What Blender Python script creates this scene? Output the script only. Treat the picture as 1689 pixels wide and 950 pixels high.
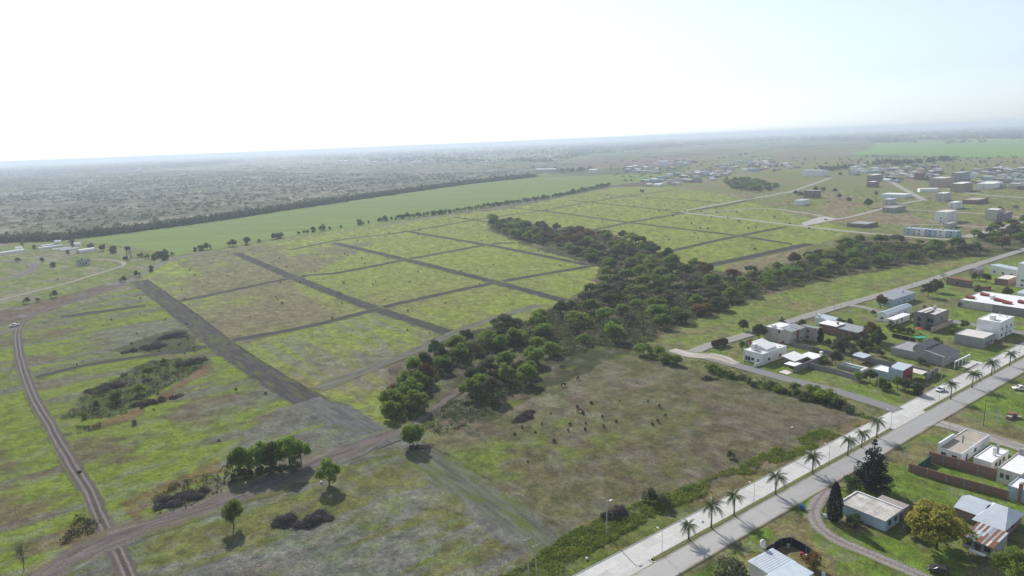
import bpy, bmesh, math, random
import numpy as np
from mathutils import Matrix, Vector
for o in list(bpy.data.objects): bpy.data.objects.remove(o)
SC = bpy.context.scene
COL = SC.collection
rad = math.radians
# ------------------------------------------------------------------ camera
CAMH, FPX, PW, PH = 95.0, 1126.0, 1689.0, 950.0
ROLL = math.atan2(200 - 268, PW)
PITCH = math.atan2((475 - 234) * math.cos(ROLL), FPX)
cr, sr, cp, sp = math.cos(ROLL), math.sin(ROLL), math.cos(PITCH), math.sin(PITCH)
cd = bpy.data.cameras.new('camera'); cam = bpy.data.objects.new('camera', cd); COL.objects.link(cam)
cd.sensor_width = 36; cd.lens = 36 * FPX / PW; cd.clip_start = 1; cd.clip_end = 200000
up0, fwd = Vector((0, sp, cp)), Vector((0, cp, -sp))
rt = Vector((1, 0, 0)) * cr + up0 * sr
up = Vector((1, 0, 0)) * -sr + up0 * cr
M = Matrix((rt, up, -fwd)).transposed().to_4x4(); M.translation = (0, 0, CAMH)
cam.matrix_world = M
SC.camera = cam
# ------------------------------------------------------------------ light
SUN_AZ, SUN_EL = 111.0, 35.0          # azimuth measured from +X, counter-clockwise
w = bpy.data.worlds.new('World'); SC.world = w; w.use_nodes = True
nt = w.node_tree; bg = nt.nodes['Background']
sky = nt.nodes.new('ShaderNodeTexSky'); sky.sky_type = 'NISHITA'; sky.sun_disc = False
sky.sun_elevation = rad(SUN_EL); sky.sun_rotation = rad(90 - SUN_AZ)
sky.air_density = 1.0; sky.dust_density = 0.7; sky.ozone_density = 2.0; sky.altitude = 300
hsv = nt.nodes.new('ShaderNodeHueSaturation'); hsv.inputs['Saturation'].default_value = .30
nt.links.new(sky.outputs[0], hsv.inputs['Color']); wbm = nt.nodes.new('ShaderNodeMix'); wbm.data_type = 'RGBA'; wbm.blend_type = 'MULTIPLY'; wbm.inputs[0].default_value = 1; wbm.inputs[7].default_value = (.90, 1.0, 1.10, 1)
nt.links.new(hsv.outputs[0], wbm.inputs[6]); nt.links.new(wbm.outputs[2], bg.inputs[0]); bg.inputs[1].default_value = 0.13
sl = bpy.data.lights.new('sun', 'SUN'); sl.energy = 5.0; sl.angle = rad(0.6); sl.color = (1, .965, .915)
so = bpy.data.objects.new('sun', sl); COL.objects.link(so)
sdir = Vector((math.cos(rad(SUN_AZ)) * math.cos(rad(SUN_EL)), math.sin(rad(SUN_AZ)) * math.cos(rad(SUN_EL)), math.sin(rad(SUN_EL))))
so.rotation_euler = sdir.to_track_quat('Z', 'Y').to_euler(); so.location = (0, 0, 300)
vs = SC.view_settings; vs.view_transform = 'Standard'; vs.look = 'None'; vs.exposure = 0.08; vs.gamma = 1
SC.render.resolution_x = 1024; SC.render.resolution_y = 576
# ------------------------------------------------------------------ pixel <-> ground
def P(px, py, z=0.0):
    x, y = px - PW / 2, -(py - PH / 2)
    xr = x * cr - y * sr; yu = y * cr + x * sr
    dy, dz = FPX * cp + yu * sp, -FPX * sp + yu * cp
    t = (CAMH - z) / -dz
    return Vector((xr * t, dy * t, z))
def proj(p):
    x, y, z = p[0], p[1], p[2] - CAMH
    zc = y * cp - z * sp; yc = y * sp + z * cp
    a, b = FPX * x / zc, FPX * yc / zc
    return (a * cr + b * sr + PW / 2, PH / 2 - (b * cr - a * sr))
def height_at(b, py):          # height above ground point b whose image row is py
    lo, hi = 0.0, 60.0
    for _ in range(40):
        m = (lo + hi) / 2
        if proj((b.x, b.y, m))[1] > py: lo = m
        else: hi = m
    return lo
BA = rad(35.5)
BU = Vector((math.cos(BA), math.sin(BA), 0)); BV = Vector((-math.sin(BA), math.cos(BA), 0))
def run_to(b, d, px):          # metres along d from b until image column px
    lo, hi = 0.0, 150.0
    s = 1 if proj(b + d)[0] > proj(b)[0] else -1
    for _ in range(40):
        m = (lo + hi) / 2
        if (proj(b + d * m)[0] - px) * s < 0: lo = m
        else: hi = m
    return lo
def pxm(p): return FPX / max(1.0, (p[1] * cp + CAMH * sp))
# ------------------------------------------------------------------ numpy noise
def _h(ix, iy, s):
    n = (ix.astype(np.int64) * 374761393 + iy.astype(np.int64) * 668265263 + s * 1274126177) & 0xffffffff
    n = ((n ^ (n >> 13)) * 1274126177) & 0xffffffff
    return ((n ^ (n >> 16)) & 0xffff) / 65535.0
def vnoise(x, y, s=0):
    ix, iy = np.floor(x), np.floor(y); fx, fy = x - ix, y - iy
    fx = fx * fx * (3 - 2 * fx); fy = fy * fy * (3 - 2 * fy)
    a, b, c, d = _h(ix, iy, s), _h(ix + 1, iy, s), _h(ix, iy + 1, s), _h(ix + 1, iy + 1, s)
    return (a * (1 - fx) + b * fx) * (1 - fy) + (c * (1 - fx) + d * fx) * fy
def fbm(x, y, s=0, o=4):
    t, a, tot = 0, 1.0, 0
    for i in range(o):
        t = t + a * vnoise(x * 2 ** i + 17.3 * i, y * 2 ** i - 9.1 * i, s + i); tot += a; a *= .55
    return t / tot
def sstep(a, b, x):
    t = np.clip((x - a) / (b - a), 0, 1); return t * t * (3 - 2 * t)
def inpoly(x, y, poly):
    r = np.zeros(x.shape, bool); n = len(poly); j = n - 1
    for i in range(n):
        xi, yi = poly[i][0], poly[i][1]; xj, yj = poly[j][0], poly[j][1]
        if yi != yj:
            c = ((yi > y) != (yj > y)) & (x < (xj - xi) * (y - yi) / (yj - yi) + xi); r ^= c
        j = i
    return r
def dline(x, y, pts):
    d = np.full(x.shape, 1e9)
    for a, b in zip(pts[:-1], pts[1:]):
        vx, vy = b[0] - a[0], b[1] - a[1]; L = vx * vx + vy * vy + 1e-9
        t = np.clip(((x - a[0]) * vx + (y - a[1]) * vy) / L, 0, 1)
        d = np.minimum(d, np.hypot(x - a[0] - t * vx, y - a[1] - t * vy))
    return d
# ------------------------------------------------------------------ materials
MATS = {}
def mat(name, col, rough=.9, var=.0, scale=1.0, col2=None, bump=0.0, metal=0.0, spec=.3, objvar=0.0, transl=0.0, dirt=0.0, attr=None):
    if name in MATS: return MATS[name]
    m = bpy.data.materials.new(name); m.use_nodes = True; n = m.node_tree.nodes; l = m.node_tree.links
    b = n['Principled BSDF']; out = n['Material Output']
    b.inputs['Roughness'].default_value = rough; b.inputs['Metallic'].default_value = metal
    b.inputs['Specular IOR Level'].default_value = spec
    tc = n.new('ShaderNodeTexCoord'); 
    geo = n.new('ShaderNodeNewGeometry')
    c2 = col2 or tuple(max(0, c * (1 - var)) for c in col)
    mix = n.new('ShaderNodeMix'); mix.data_type = 'RGBA'
    mix.inputs[6].default_value = (*col, 1); mix.inputs[7].default_value = (*c2, 1)
    noi = n.new('ShaderNodeTexNoise'); noi.inputs['Scale'].default_value = scale; noi.inputs['Detail'].default_value = 5
    noi.inputs['Roughness'].default_value = .65
    l.new(geo.outputs['Position'], noi.inputs['Vector'])
    ramp = n.new('ShaderNodeMapRange'); ramp.inputs[1].default_value = .35; ramp.inputs[2].default_value = .65
    l.new(noi.outputs['Fac'], ramp.inputs[0]); l.new(ramp.outputs[0], mix.inputs[0])
    res = mix.outputs[2]
    if attr:
        at = n.new('ShaderNodeAttribute'); at.attribute_name = attr
        mm = n.new('ShaderNodeMix'); mm.data_type = 'RGBA'; mm.blend_type = 'MULTIPLY'; mm.inputs[0].default_value = 1
        l.new(at.outputs['Color'], mm.inputs[6]); l.new(res, mm.inputs[7]); res = mm.outputs[2]
    if dirt:
        n2 = n.new('ShaderNodeTexNoise'); n2.inputs['Scale'].default_value = .55; n2.inputs['Detail'].default_value = 8
        mp = n.new('ShaderNodeMapping'); mp.inputs['Scale'].default_value = (1, 1, .35)
        l.new(geo.outputs['Position'], mp.inputs[0]); l.new(mp.outputs[0], n2.inputs['Vector'])
        r2 = n.new('ShaderNodeMapRange'); r2.inputs[1].default_value = .45; r2.inputs[2].default_value = .75; r2.inputs[4].default_value = dirt
        l.new(n2.outputs['Fac'], r2.inputs[0])
        md = n.new('ShaderNodeMix'); md.data_type = 'RGBA'; md.inputs[7].default_value = (.17, .155, .135, 1)
        l.new(r2.outputs[0], md.inputs[0]); l.new(res, md.inputs[6]); res = md.outputs[2]
    if objvar:
        oi = n.new('ShaderNodeObjectInfo'); hs = n.new('ShaderNodeHueSaturation')
        a1 = n.new('ShaderNodeMapRange'); a1.inputs[3].default_value = 1 - objvar; a1.inputs[4].default_value = 1 + objvar
        l.new(oi.outputs['Random'], a1.inputs[0]); l.new(a1.outputs[0], hs.inputs['Value'])
        a2 = n.new('ShaderNodeMath'); a2.operation = 'MULTIPLY'; a2.inputs[1].default_value = 7.31
        a3 = n.new('ShaderNodeMath'); a3.operation = 'FRACT'
        a4 = n.new('ShaderNodeMapRange'); a4.inputs[3].default_value = .5 - objvar * .07; a4.inputs[4].default_value = .5 + objvar * .05
        l.new(oi.outputs['Random'], a2.inputs[0]); l.new(a2.outputs[0], a3.inputs[0]); l.new(a3.outputs[0], a4.inputs[0]); l.new(a4.outputs[0], hs.inputs['Hue'])
        l.new(res, hs.inputs['Color']); res = hs.outputs[0]
    l.new(res, b.inputs['Base Color'])
    if bump:
        bn = n.new('ShaderNodeBump'); bn.inputs['Strength'].default_value = bump; bn.inputs['Distance'].default_value = .15
        l.new(noi.outputs['Fac'], bn.inputs['Height']); l.new(bn.outputs[0], b.inputs['Normal'])
    if transl:
        tr = n.new('ShaderNodeBsdfTranslucent'); l.new(res, tr.inputs[0])
        ms = n.new('ShaderNodeMixShader'); ms.inputs[0].default_value = transl
        l.new(b.outputs[0], ms.inputs[1]); l.new(tr.outputs[0], ms.inputs[2]); l.new(ms.outputs[0], out.inputs[0])
    MATS[name] = m; return m
# ------------------------------------------------------------------ mesh + object helpers
class MB:
    def __init__(s): s.v = []; s.f = []
    def add(s, vs, fs):
        k = len(s.v); s.v += [tuple(v) for v in vs]; s.f += [tuple(i + k for i in f) for f in fs]; return s
    def box(s, x0, x1, y0, y1, z0, z1):
        return s.add([(x0,y0,z0),(x1,y0,z0),(x1,y1,z0),(x0,y1,z0),(x0,y0,z1),(x1,y0,z1),(x1,y1,z1),(x0,y1,z1)],
                     [(3,2,1,0),(4,5,6,7),(0,1,5,4),(1,2,6,5),(2,3,7,6),(3,0,4,7)])
    def tube(s, pts, rads, n=6, cap=True):
        k0 = len(s.v); pts = [Vector(p) for p in pts]
        for i, p in enumerate(pts):
            d = (pts[min(i + 1, len(pts) - 1)] - pts[max(i - 1, 0)]).normalized()
            a = d.orthogonal().normalized() if abs(d.z) > .9 else d.cross(Vector((0, 0, 1))).normalized()
            b = d.cross(a)
            for j in range(n):
                t = 2 * math.pi * j / n; s.v.append(tuple(p + (a * math.cos(t) + b * math.sin(t)) * rads[i]))
        for i in range(len(pts) - 1):
            for j in range(n):
                a0 = k0 + i * n + j; a1 = k0 + i * n + (j + 1) % n
                s.f.append((a0, a1, a1 + n, a0 + n))
        if cap: s.f.append(tuple(k0 + (len(pts) - 1) * n + j for j in range(n))); s.f.append(tuple(k0 + j for j in reversed(range(n))))
        return s
    def lathe(s, prof, n=10, c=(0, 0, 0)):
        k0 = len(s.v)
        for r, z in prof:
            for j in range(n):
                t = 2 * math.pi * j / n; s.v.append((c[0] + r * math.cos(t), c[1] + r * math.sin(t), c[2] + z))
        for i in range(len(prof) - 1):
            for j in range(n):
                a0 = k0 + i * n + j; a1 = k0 + i * n + (j + 1) % n; s.f.append((a0, a1, a1 + n, a0 + n))
        s.f.append(tuple(k0 + (len(prof) - 1) * n + j for j in range(n))); s.f.append(tuple(k0 + j for j in reversed(range(n))))
        return s
    def mesh(s, name, m=None, smooth=False):
        me = bpy.data.meshes.new(name); me.from_pydata(s.v, [], s.f); me.update()
        if m: me.materials.append(m)
        if smooth: me.polygons.foreach_set('use_smooth', [True] * len(me.polygons))
        return me
def link(name, me, parent=None, loc=None, rz=None, scale=None):
    o = bpy.data.objects.new(name, me); COL.objects.link(o)
    if parent: o.parent = parent
    if loc is not None: o.location = loc
    if rz is not None: o.rotation_euler = (0, 0, rz)
    if scale is not None: o.scale = scale if hasattr(scale, '__len__') else (scale,) * 3
    return o
def part(name, mb, m, parent, smooth=False, loc=None, rz=None):
    return link(name, mb.mesh(name, m, smooth) if isinstance(mb, MB) else mb, parent, loc, rz)
def tag(o, label, cat, group=None, kind=None):
    if label: o['label'] = label
    if cat: o['category'] = cat
    if group: o['group'] = group
    if kind: o['kind'] = kind
    return o
def thing(name, label, cat, loc, rz=0, group=None, scale=None):
    o = link(name, None, None, loc, rz, scale); o.empty_display_size = .5
    return tag(o, label, cat, group)
def fast_mesh(name, V, F, m, cols=None, smooth=False):   # V (n,3), F (k,3|4) numpy
    me = bpy.data.meshes.new(name); k = F.shape[1]
    me.vertices.add(len(V)); me.vertices.foreach_set('co', V.astype(np.float32).ravel())
    me.loops.add(F.size); me.loops.foreach_set('vertex_index', F.astype(np.int32).ravel())
    me.polygons.add(len(F)); me.polygons.foreach_set('loop_start', np.arange(0, F.size, k, dtype=np.int32))
    me.polygons.foreach_set('loop_total', np.full(len(F), k, np.int32))
    if smooth: me.polygons.foreach_set('use_smooth', np.ones(len(F), bool))
    me.update(calc_edges=True)
    if cols is not None:
        a = me.color_attributes.new('cover', 'FLOAT_COLOR', 'POINT')
        a.data.foreach_set('color', np.concatenate([cols, np.ones((len(cols), 1))], 1).astype(np.float32).ravel())
    if m: me.materials.append(m)
    return me
def smooth_line(pts, step=3.0):
    pts = [Vector(p) for p in pts]; out = []
    q = [pts[0] * 2 - pts[1]] + pts + [pts[-1] * 2 - pts[-2]]
    for i in range(1, len(q) - 2):
        a, b, c, d = q[i - 1:i + 3]; n = max(2, int((c - b).length / step))
        for k in range(n):
            t = k / n
            out.append(.5 * ((2 * b) + (c - a) * t + (2 * a - 5 * b + 4 * c - d) * t * t + (3 * b - a - 3 * c + d) * t ** 3))
    out.append(pts[-1]); return out
# ------------------------------------------------------------------ land cover
def PX(l): return [tuple(P(x, y)[:2]) for x, y in l]
UX, UY = math.cos(BA), math.sin(BA)
Z_LOTS = PX([(225,472),(245,440),(330,418),(560,378),(830,345),(1010,309),(1090,306),(1200,322),(1410,380),(1300,420),(1200,445),(1000,470),(900,545),(745,560),(640,640),(640,705),(520,672),(400,575)])
Z_LEFT = PX([(-260,600),(30,530),(225,474),(400,575),(520,665),(640,722),(380,800),(190,885),(-300,1060)])
Z_BOT = PX([(-200,1080),(190,890),(380,822),(640,725),(700,735),(930,885),(860,950),(800,1100)])
Z_HORSE = PX([(690,740),(830,650),(980,565),(1110,600),(1370,665),(1415,690),(1200,790),(1000,845),(930,885)])
Z_STRIP2 = PX([(535,655),(640,705),(700,735),(945,893),(830,900),(660,740),(560,735),(500,680)])
Z_PAST = PX([(1060,562),(1140,520),(1300,470),(1600,425),(1660,415),(1400,500),(1140,578)])
Z_WOOD = [PX([(640,705),(640,600),(720,555),(880,525),(980,470),(985,440),(880,410),(805,380),(805,360),(900,372),(1000,380),(1110,430),(1230,455),(1330,425),(1430,390),(1600,400),(1680,370),(1700,420),(1600,425),(1400,455),(1250,490),(1120,542),(1060,572),(1000,600),(900,640),(800,700),(740,700)])]
Z_SCRUB = PX([(-300,286),(0,274),(400,262),(700,268),(925,268),(920,285),(760,298),(560,330),(330,362),(120,385),(0,398),(-300,435)])
Z_FARM = PX([(-400,430),(0,398),(130,395),(290,425),(260,440),(190,470),(0,530),(-400,640)])
Z_BROWNL = PX([(-300,590),(0,512),(150,475),(262,440),(240,455),(150,490),(40,525),(-300,640)])
Z_VERGE = PX([(780,1000),(880,930),(930,885),(1000,845),(1200,790),(1415,690),(1460,690),(1250,800),(1000,945),(940,1000)])
Z_TOWN = PX([(1090,306),(1200,322),(1410,380),(1600,398),(1700,360),(1900,300),(1900,255),(1500,262),(1150,262)])
Z_YARD = PX([(1140,960),(1300,840),(1480,760),(1689,800),(1689,1000),(1100,1000)])
Z_YARD2 = PX([(1440,735),(1560,690),(1700,615),(1900,520),(1900,820),(1700,800),(1480,765)])
Z_RIGHT = PX([(1150,580),(1420,505),(1689,420),(1900,400),(1900,620),(1480,672)])
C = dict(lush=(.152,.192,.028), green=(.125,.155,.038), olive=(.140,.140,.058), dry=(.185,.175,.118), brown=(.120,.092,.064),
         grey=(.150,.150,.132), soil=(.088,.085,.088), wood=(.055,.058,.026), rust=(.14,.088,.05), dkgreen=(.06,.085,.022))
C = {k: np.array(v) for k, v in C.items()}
def mixc(a, b, t): return a + (b - a) * t[:, None]
def cover(x, y, lite=False):
    X = x * UX + y * UY; Y = -x * UY + y * UX           # along / across the boulevard
    r = np.hypot(x, y)
    wx = x + (fbm(x / 9, y / 9, 3, 3) - .5) * 7; wy = y + (fbm(x / 9, y / 9, 8, 3) - .5) * 7
    big = fbm(x / 70, y / 70, 11, 3); med = fbm(x / 17, y / 17, 21, 4); fin = fbm(x / 3.2, y / 3.2, 31, 3)
    str_u = fbm(X / 26, Y / 3.2, 41, 3); str_v = fbm(X / 3.2, Y / 26, 51, 3)
    n = len(x)
    c = np.tile(C['olive'], (n, 1))
    c = mixc(c, C['dry'], sstep(.5, .7, med) * .5)
    # distant farmland: patchwork of rectangular plots
    far = sstep(900, 1300, r)
    gx, gy = X / 330 + (vnoise(Y / 500, Y * 0, 5) * 2), Y / 190
    gy = gy + vnoise(np.floor(gx), gx * 0, 6) * .7
    hcell = _h(np.floor(gx), np.floor(gy), 77); h2 = _h(np.floor(gx), np.floor(gy), 78)
    pc = np.where((hcell < .3)[:, None], np.array((.11,.16,.05)), np.where((hcell < .5)[:, None], np.array((.15,.14,.08)), np.where((hcell < .62)[:, None], np.array((.12,.095,.08)), np.array((.08,.095,.05)))))
    pc = pc * (.8 + .4 * h2)[:, None]
    c = mixc(c, pc, far)
    def zone(poly): return inpoly(wx, wy, poly).astype(float)
    m = zone(Z_SCRUB)
    sc = mixc(np.tile(np.array((.090,.104,.058)), (n, 1)), np.array((.20,.185,.145)), sstep(.47, .60, fbm(X / 90, Y / 30, 61, 4)))
    sc = mixc(sc, C['wood'], sstep(.5, .62, fbm(x / 14, y / 14, 66, 3)) * .8)
    c = mixc(c, sc, m)
    m = zone(Z_FARM); c = mixc(c, mixc(np.tile(C['green'], (n, 1)) * 1.05, C['dry'], sstep(.42, .66, med)), m)
    m = zone(Z_BROWNL); c = mixc(c, mixc(np.tile(C['brown'] * 1.0, (n, 1)), C['grey'], sstep(.45, .7, med)), m)
    m = zone(Z_TOWN); tw = mixc(np.tile(np.array((.150,.165,.055)), (n, 1)), np.array((.19,.155,.09)), sstep(.5, .68, fbm(x / 40, y / 40, 71, 3))); c = mixc(c, tw, m)
    m = zone(Z_RIGHT); c = mixc(c, mixc(np.tile(np.array((.135,.185,.036)), (n, 1)), C['olive'] * 1.1, sstep(.44, .64, med)), m)
    # lots
    m = zone(Z_LOTS)
    lo = mixc(np.tile(np.array((.185,.215,.042)), (n, 1)), np.array((.180,.172,.072)), sstep(.44, .62, .45 * big + .25 * med + .3 * str_v))
    lo = mixc(lo, C['brown'] * 1.2, sstep(.55, .70, .5 * str_v + .3 * med + .2 * big) * .45)
    farl = sstep(330, 520, r); lo = mixc(lo, np.array((.190,.225,.048)), farl * .65)
    lo = mixc(lo, C['lush'], sstep(.62, .72, .6 * med + .4 * str_v) * .8)
    nearl = inpoly(wx, wy, PX([(225,470),(330,418),(430,405),(620,400),(480,470),(560,520),(400,570)])).astype(float)
    lo = mixc(lo, np.array((.150,.128,.090)), nearl * sstep(.36, .52, .5 * med + .5 * big) * .75)
    frontl = inpoly(wx, wy, PX([(400,572),(620,515),(745,550),(640,640),(530,640)])).astype(float)
    lo = mixc(lo, C['grey'], frontl * sstep(.4, .6, str_v) * .6)
    c = mixc(c, lo, m)
    # left meadow
    m = zone(Z_LEFT)
    stl = fbm(X / 55, Y / 6.5, 43, 4)
    lf = mixc(np.tile(C['lush'], (n, 1)), np.array((.125,.128,.052)), sstep(.44, .54, .3 * big + .2 * med + .5 * stl))
    lf = mixc(lf, C['grey'], sstep(.52, .60, .55 * stl + .25 * big + .2 * med) * .75)
    lf = mixc(lf, C['brown'], sstep(.55, .64, .55 * med + .45 * fbm(X / 30, Y / 7, 47, 3)) * .75)
    lf = mixc(lf, C['dkgreen'] * 1.3, sstep(.60, .72, fin) * .4)
    greyl = inpoly(wx, wy, PX([(330,800),(400,715),(480,660),(640,720),(380,800)])).astype(float)
    lf = mixc(lf, C['grey'] * .95, greyl * sstep(.3, .55, str_u) * .8)
    c = mixc(c, lf, m)
    m = zone(Z_BOT)
    bt = mixc(np.tile(np.array((.130,.135,.045)), (n, 1)), C['grey'] * 1.0, sstep(.42, .58, .5 * med + .5 * str_u))
    bt = mixc(bt, C['brown'], sstep(.52, .66, .5 * big + .5 * str_u) * .8)
    bt = mixc(bt, C['lush'] * .85, sstep(.58, .68, .4 * big + .6 * med) * .8)
    c = mixc(c, bt, m)
    m = zone(Z_HORSE)
    hf = mixc(np.tile(np.array((.116,.112,.056)), (n, 1)), np.array((.158,.142,.108)), sstep(.40, .56, .4 * med + .6 * big))
    hf = mixc(hf, C['brown'], sstep(.5, .64, .5 * str_v + .5 * med) * .75)
    lushb = dline(x, y, PX([(760,770),(880,740),(960,710),(1080,680)]))
    hf = mixc(hf, C['lush'] * .85, sstep(20, 4, lushb) * sstep(.44, .58, med) * .8)
    hf = mixc(hf, C['dry'] * .95, sstep(6.5, 4.5, np.hypot((x - P(905,661)[0]) , (y - P(905,661)[1])* .8)))
    c = mixc(c, hf, m)
    m = zone(Z_STRIP2); st = mixc(np.tile(C['grey'] * .95, (n, 1)), np.array((.10,.13,.045)), sstep(.42, .58, .6 * med + .4 * big))
    st = mixc(st, C['soil'], sstep(.55, .7, str_u) * .6); c = mixc(c, st, m)
    m = zone(Z_PAST); c = mixc(c, mixc(np.tile(np.array((.150,.195,.042)), (n, 1)), np.array((.165,.155,.07)), sstep(.45, .64, .5 * med + .5 * str_u)), m)
    m = zone(Z_VERGE); vg = mixc(np.tile(np.array((.11,.135,.032)), (n, 1)), np.array((.155,.125,.062)), sstep(.44, .6, med)); c = mixc(c, vg, m)
    m = zone(Z_YARD); c = mixc(c, mixc(np.tile(np.array((.125,.178,.032)), (n, 1)), np.array((.165,.145,.068)), sstep(.54, .68, med)), np.clip(m + zone(Z_YARD2), 0, 1))
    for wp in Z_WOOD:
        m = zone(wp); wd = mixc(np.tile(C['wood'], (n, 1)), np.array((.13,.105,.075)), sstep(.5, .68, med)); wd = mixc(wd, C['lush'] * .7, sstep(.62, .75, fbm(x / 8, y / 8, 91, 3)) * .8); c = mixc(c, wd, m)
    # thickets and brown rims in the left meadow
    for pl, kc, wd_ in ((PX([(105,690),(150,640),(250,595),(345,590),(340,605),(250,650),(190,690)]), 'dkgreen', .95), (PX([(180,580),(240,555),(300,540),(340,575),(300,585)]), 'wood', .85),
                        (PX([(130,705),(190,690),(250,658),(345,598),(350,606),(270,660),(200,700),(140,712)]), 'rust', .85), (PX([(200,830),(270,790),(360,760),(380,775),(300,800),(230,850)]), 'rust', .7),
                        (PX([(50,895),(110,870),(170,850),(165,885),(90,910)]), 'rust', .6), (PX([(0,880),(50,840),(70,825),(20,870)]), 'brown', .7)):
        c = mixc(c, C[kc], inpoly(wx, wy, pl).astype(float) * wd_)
    # bare patches in the town lots
    for pl in (PX([(1430,350),(1500,352),(1540,365),(1480,372),(1425,362)]), PX([(1600,375),(1650,368),(1660,375),(1620,388),(1590,384)]), PX([(1365,335),(1410,345),(1400,357),(1350,352)]), PX([(1190,440),(1290,415),(1340,402),(1300,425),(1215,452)]), PX([(1500,395),(1580,402),(1560,412),(1480,408)])):
        c = mixc(c, np.array((.20,.155,.105)), inpoly(wx, wy, pl).astype(float) * .8)
    near = np.clip(1.25 - r / 420, 0, 1); mot = fbm(X / 1.6, Y / .9, 131, 3); mo2 = fbm(x / 5.5, y / 5.5, 137, 4)
    c = mixc(c, c * np.array((1.0, .86, .95)) * .62 + np.array((.022, .018, .016)), near * sstep(.50, .66, mot) * .75)
    c = mixc(c, C['grey'] * 1.05, near * sstep(.54, .68, mo2) * .45); c = mixc(c, c * np.array((.8, 1.02, .75)), near * sstep(.46, .34, mo2) * .5)
    v = (.52 + .96 * fin) * (.74 + .52 * vnoise(x / .7, y / .7, 99))
    return c * np.where(r > 1200, 1.0, v)[:, None]
# ------------------------------------------------------------------ ground sheet: polar grid, one piece out to the horizon
DE = np.concatenate([np.linspace(60, 42, 25)[:-1], np.linspace(42, 3, 470)[:-1], np.geomspace(3, .07, 130)])
RR = CAMH / np.tan(np.radians(DE)); AA = np.radians(90 + np.linspace(62, -62, 780))
Rg, Ag = np.meshgrid(RR, AA, indexing='ij'); gxv, gyv = (Rg * np.cos(Ag)).ravel(), (Rg * np.sin(Ag)).ravel()
gcol = cover(gxv, gyv)
relief = fbm(gxv / 2.4, gyv / 2.4, 120, 3) * .16 + fbm(gxv / 9, gyv / 9, 130, 2) * .14
gz = -.16 + relief * .5 * np.clip(1.2 - Rg.ravel() / 1500, .15, 1)
nR, nA = Rg.shape; ii = np.arange(nR * nA).reshape(nR, nA)
F = np.stack([ii[:-1, :-1], ii[1:, :-1], ii[1:, 1:], ii[:-1, 1:]], -1).reshape(-1, 4)[:, ::-1]
m_ground = mat('ground_grass', (1.34, 1.32, 1.22), 1, scale=2.6, col2=(.56, .59, .60), attr='cover', bump=.5, spec=.05)
gm = fast_mesh('ground', np.stack([gxv, gyv, gz], 1), F, m_ground, gcol, True)
ground = tag(link('ground', gm), 'patchwork of mown lots, meadow and farmland', None, kind='structure')
m_soil = mat('bare_soil', (1.25, 1.24, 1.22), 1, scale=2.6, col2=(.62, .62, .64), attr='cover', bump=.7, spec=.05)
# ------------------------------------------------------------------ ribbons and sheets that lie on the ground
ZL = [0.0]
def nextz(): ZL[0] += .0025; return .015 + ZL[0]
def ribbon(name, label, pts, width, colf, step=2.0, na=12, shade_ridge=0, jit=.12, blend=.16, z=None, m=None, world=False):
    """strip along pts (photo pixels on the ground); colf(across -1..1, along m, x, y) -> rgb"""
    pl = smooth_line([Vector((*p, 0)) for p in (pts if world else PX(pts))], step)
    n = len(pl); z = nextz() if z is None else z
    pa = np.array([p[:2] for p in pl]); d = np.gradient(pa, axis=0); d /= np.linalg.norm(d, axis=1)[:, None] + 1e-9
    nor = np.stack([-d[:, 1], d[:, 0]], 1)
    s = np.concatenate([[0], np.cumsum(np.linalg.norm(np.diff(pa, axis=0), axis=1))])
    wv = np.interp(s / s[-1], np.linspace(0, 1, len(width)), width) if hasattr(width, '__len__') else np.full(n, float(width))
    sk_ = 1.02 if blend <= .08 else 1.12; ac = np.concatenate([[-sk_], np.linspace(-1, 1, na + 1), [sk_]]); na += 2
    A, S = np.meshgrid(ac, s); 
    edge = 1 + (fbm(S / 4 + A * 0, np.sign(A) * 9.5 + S * 0, 7, 3) - .5) * 2 * jit
    off = A * edge * wv[:, None] / 2
    x = pa[:, :1] + nor[:, :1] * off; y = pa[:, 1:] + nor[:, 1:] * off
    col = colf(A.ravel(), S.ravel(), x.ravel(), y.ravel())
    if blend > 0:
        e = sstep(1 - blend * 2, 1, np.abs(A.ravel()) + (fbm(x.ravel() / 2.5, y.ravel() / 2.5, 14, 3) - .5) * blend * 3); col = mixc(col, cover(x.ravel(), y.ravel()), e)
    zz = z - (.16 + z) * (np.abs(A) > 1.01)
    if shade_ridge: zz = zz + np.abs(shade_ridge) * np.exp(-((A - np.sign(shade_ridge) * .93) / .06) ** 2) * (.5 + fbm(S / 3, A * 0, 15, 2))  # low ridge added at one edge so its shadow darkens the strip
    V = np.stack([x.ravel(), y.ravel(), zz.ravel()], 1); ii = np.arange(V.shape[0]).reshape(n, na + 1)
    F = np.stack([ii[:-1, :-1], ii[:-1, 1:], ii[1:, 1:], ii[1:, :-1]], -1).reshape(-1, 4)[:, ::-1]
    if np.cross(V[F[0, 1]] - V[F[0, 0]], V[F[0, 2]] - V[F[0, 0]])[2] < 0: F = F[:, ::-1]
    return tag(link(name, fast_mesh(name, V, F, m or m_soil, col, True)), label, None, kind='structure')
def f_soil(base, amp=.5, green=0.0):
    base = np.array(base)
    def f(a, s, x, y):
        c = base[None] * (.45 + 1.1 * fbm(s / 9 + a * 0, a * 11, 5, 3))[:, None]
        c = mixc(c, base * 1.5, sstep(.58, .72, fbm(s / 9, a * 8, 9, 3)) * amp)
        if green: c = mixc(c, np.array((.10, .125, .035)), sstep(.55, .68, fbm(s / 10, a * 3.5, 19, 3)) * green)
        return c
    return f
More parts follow.
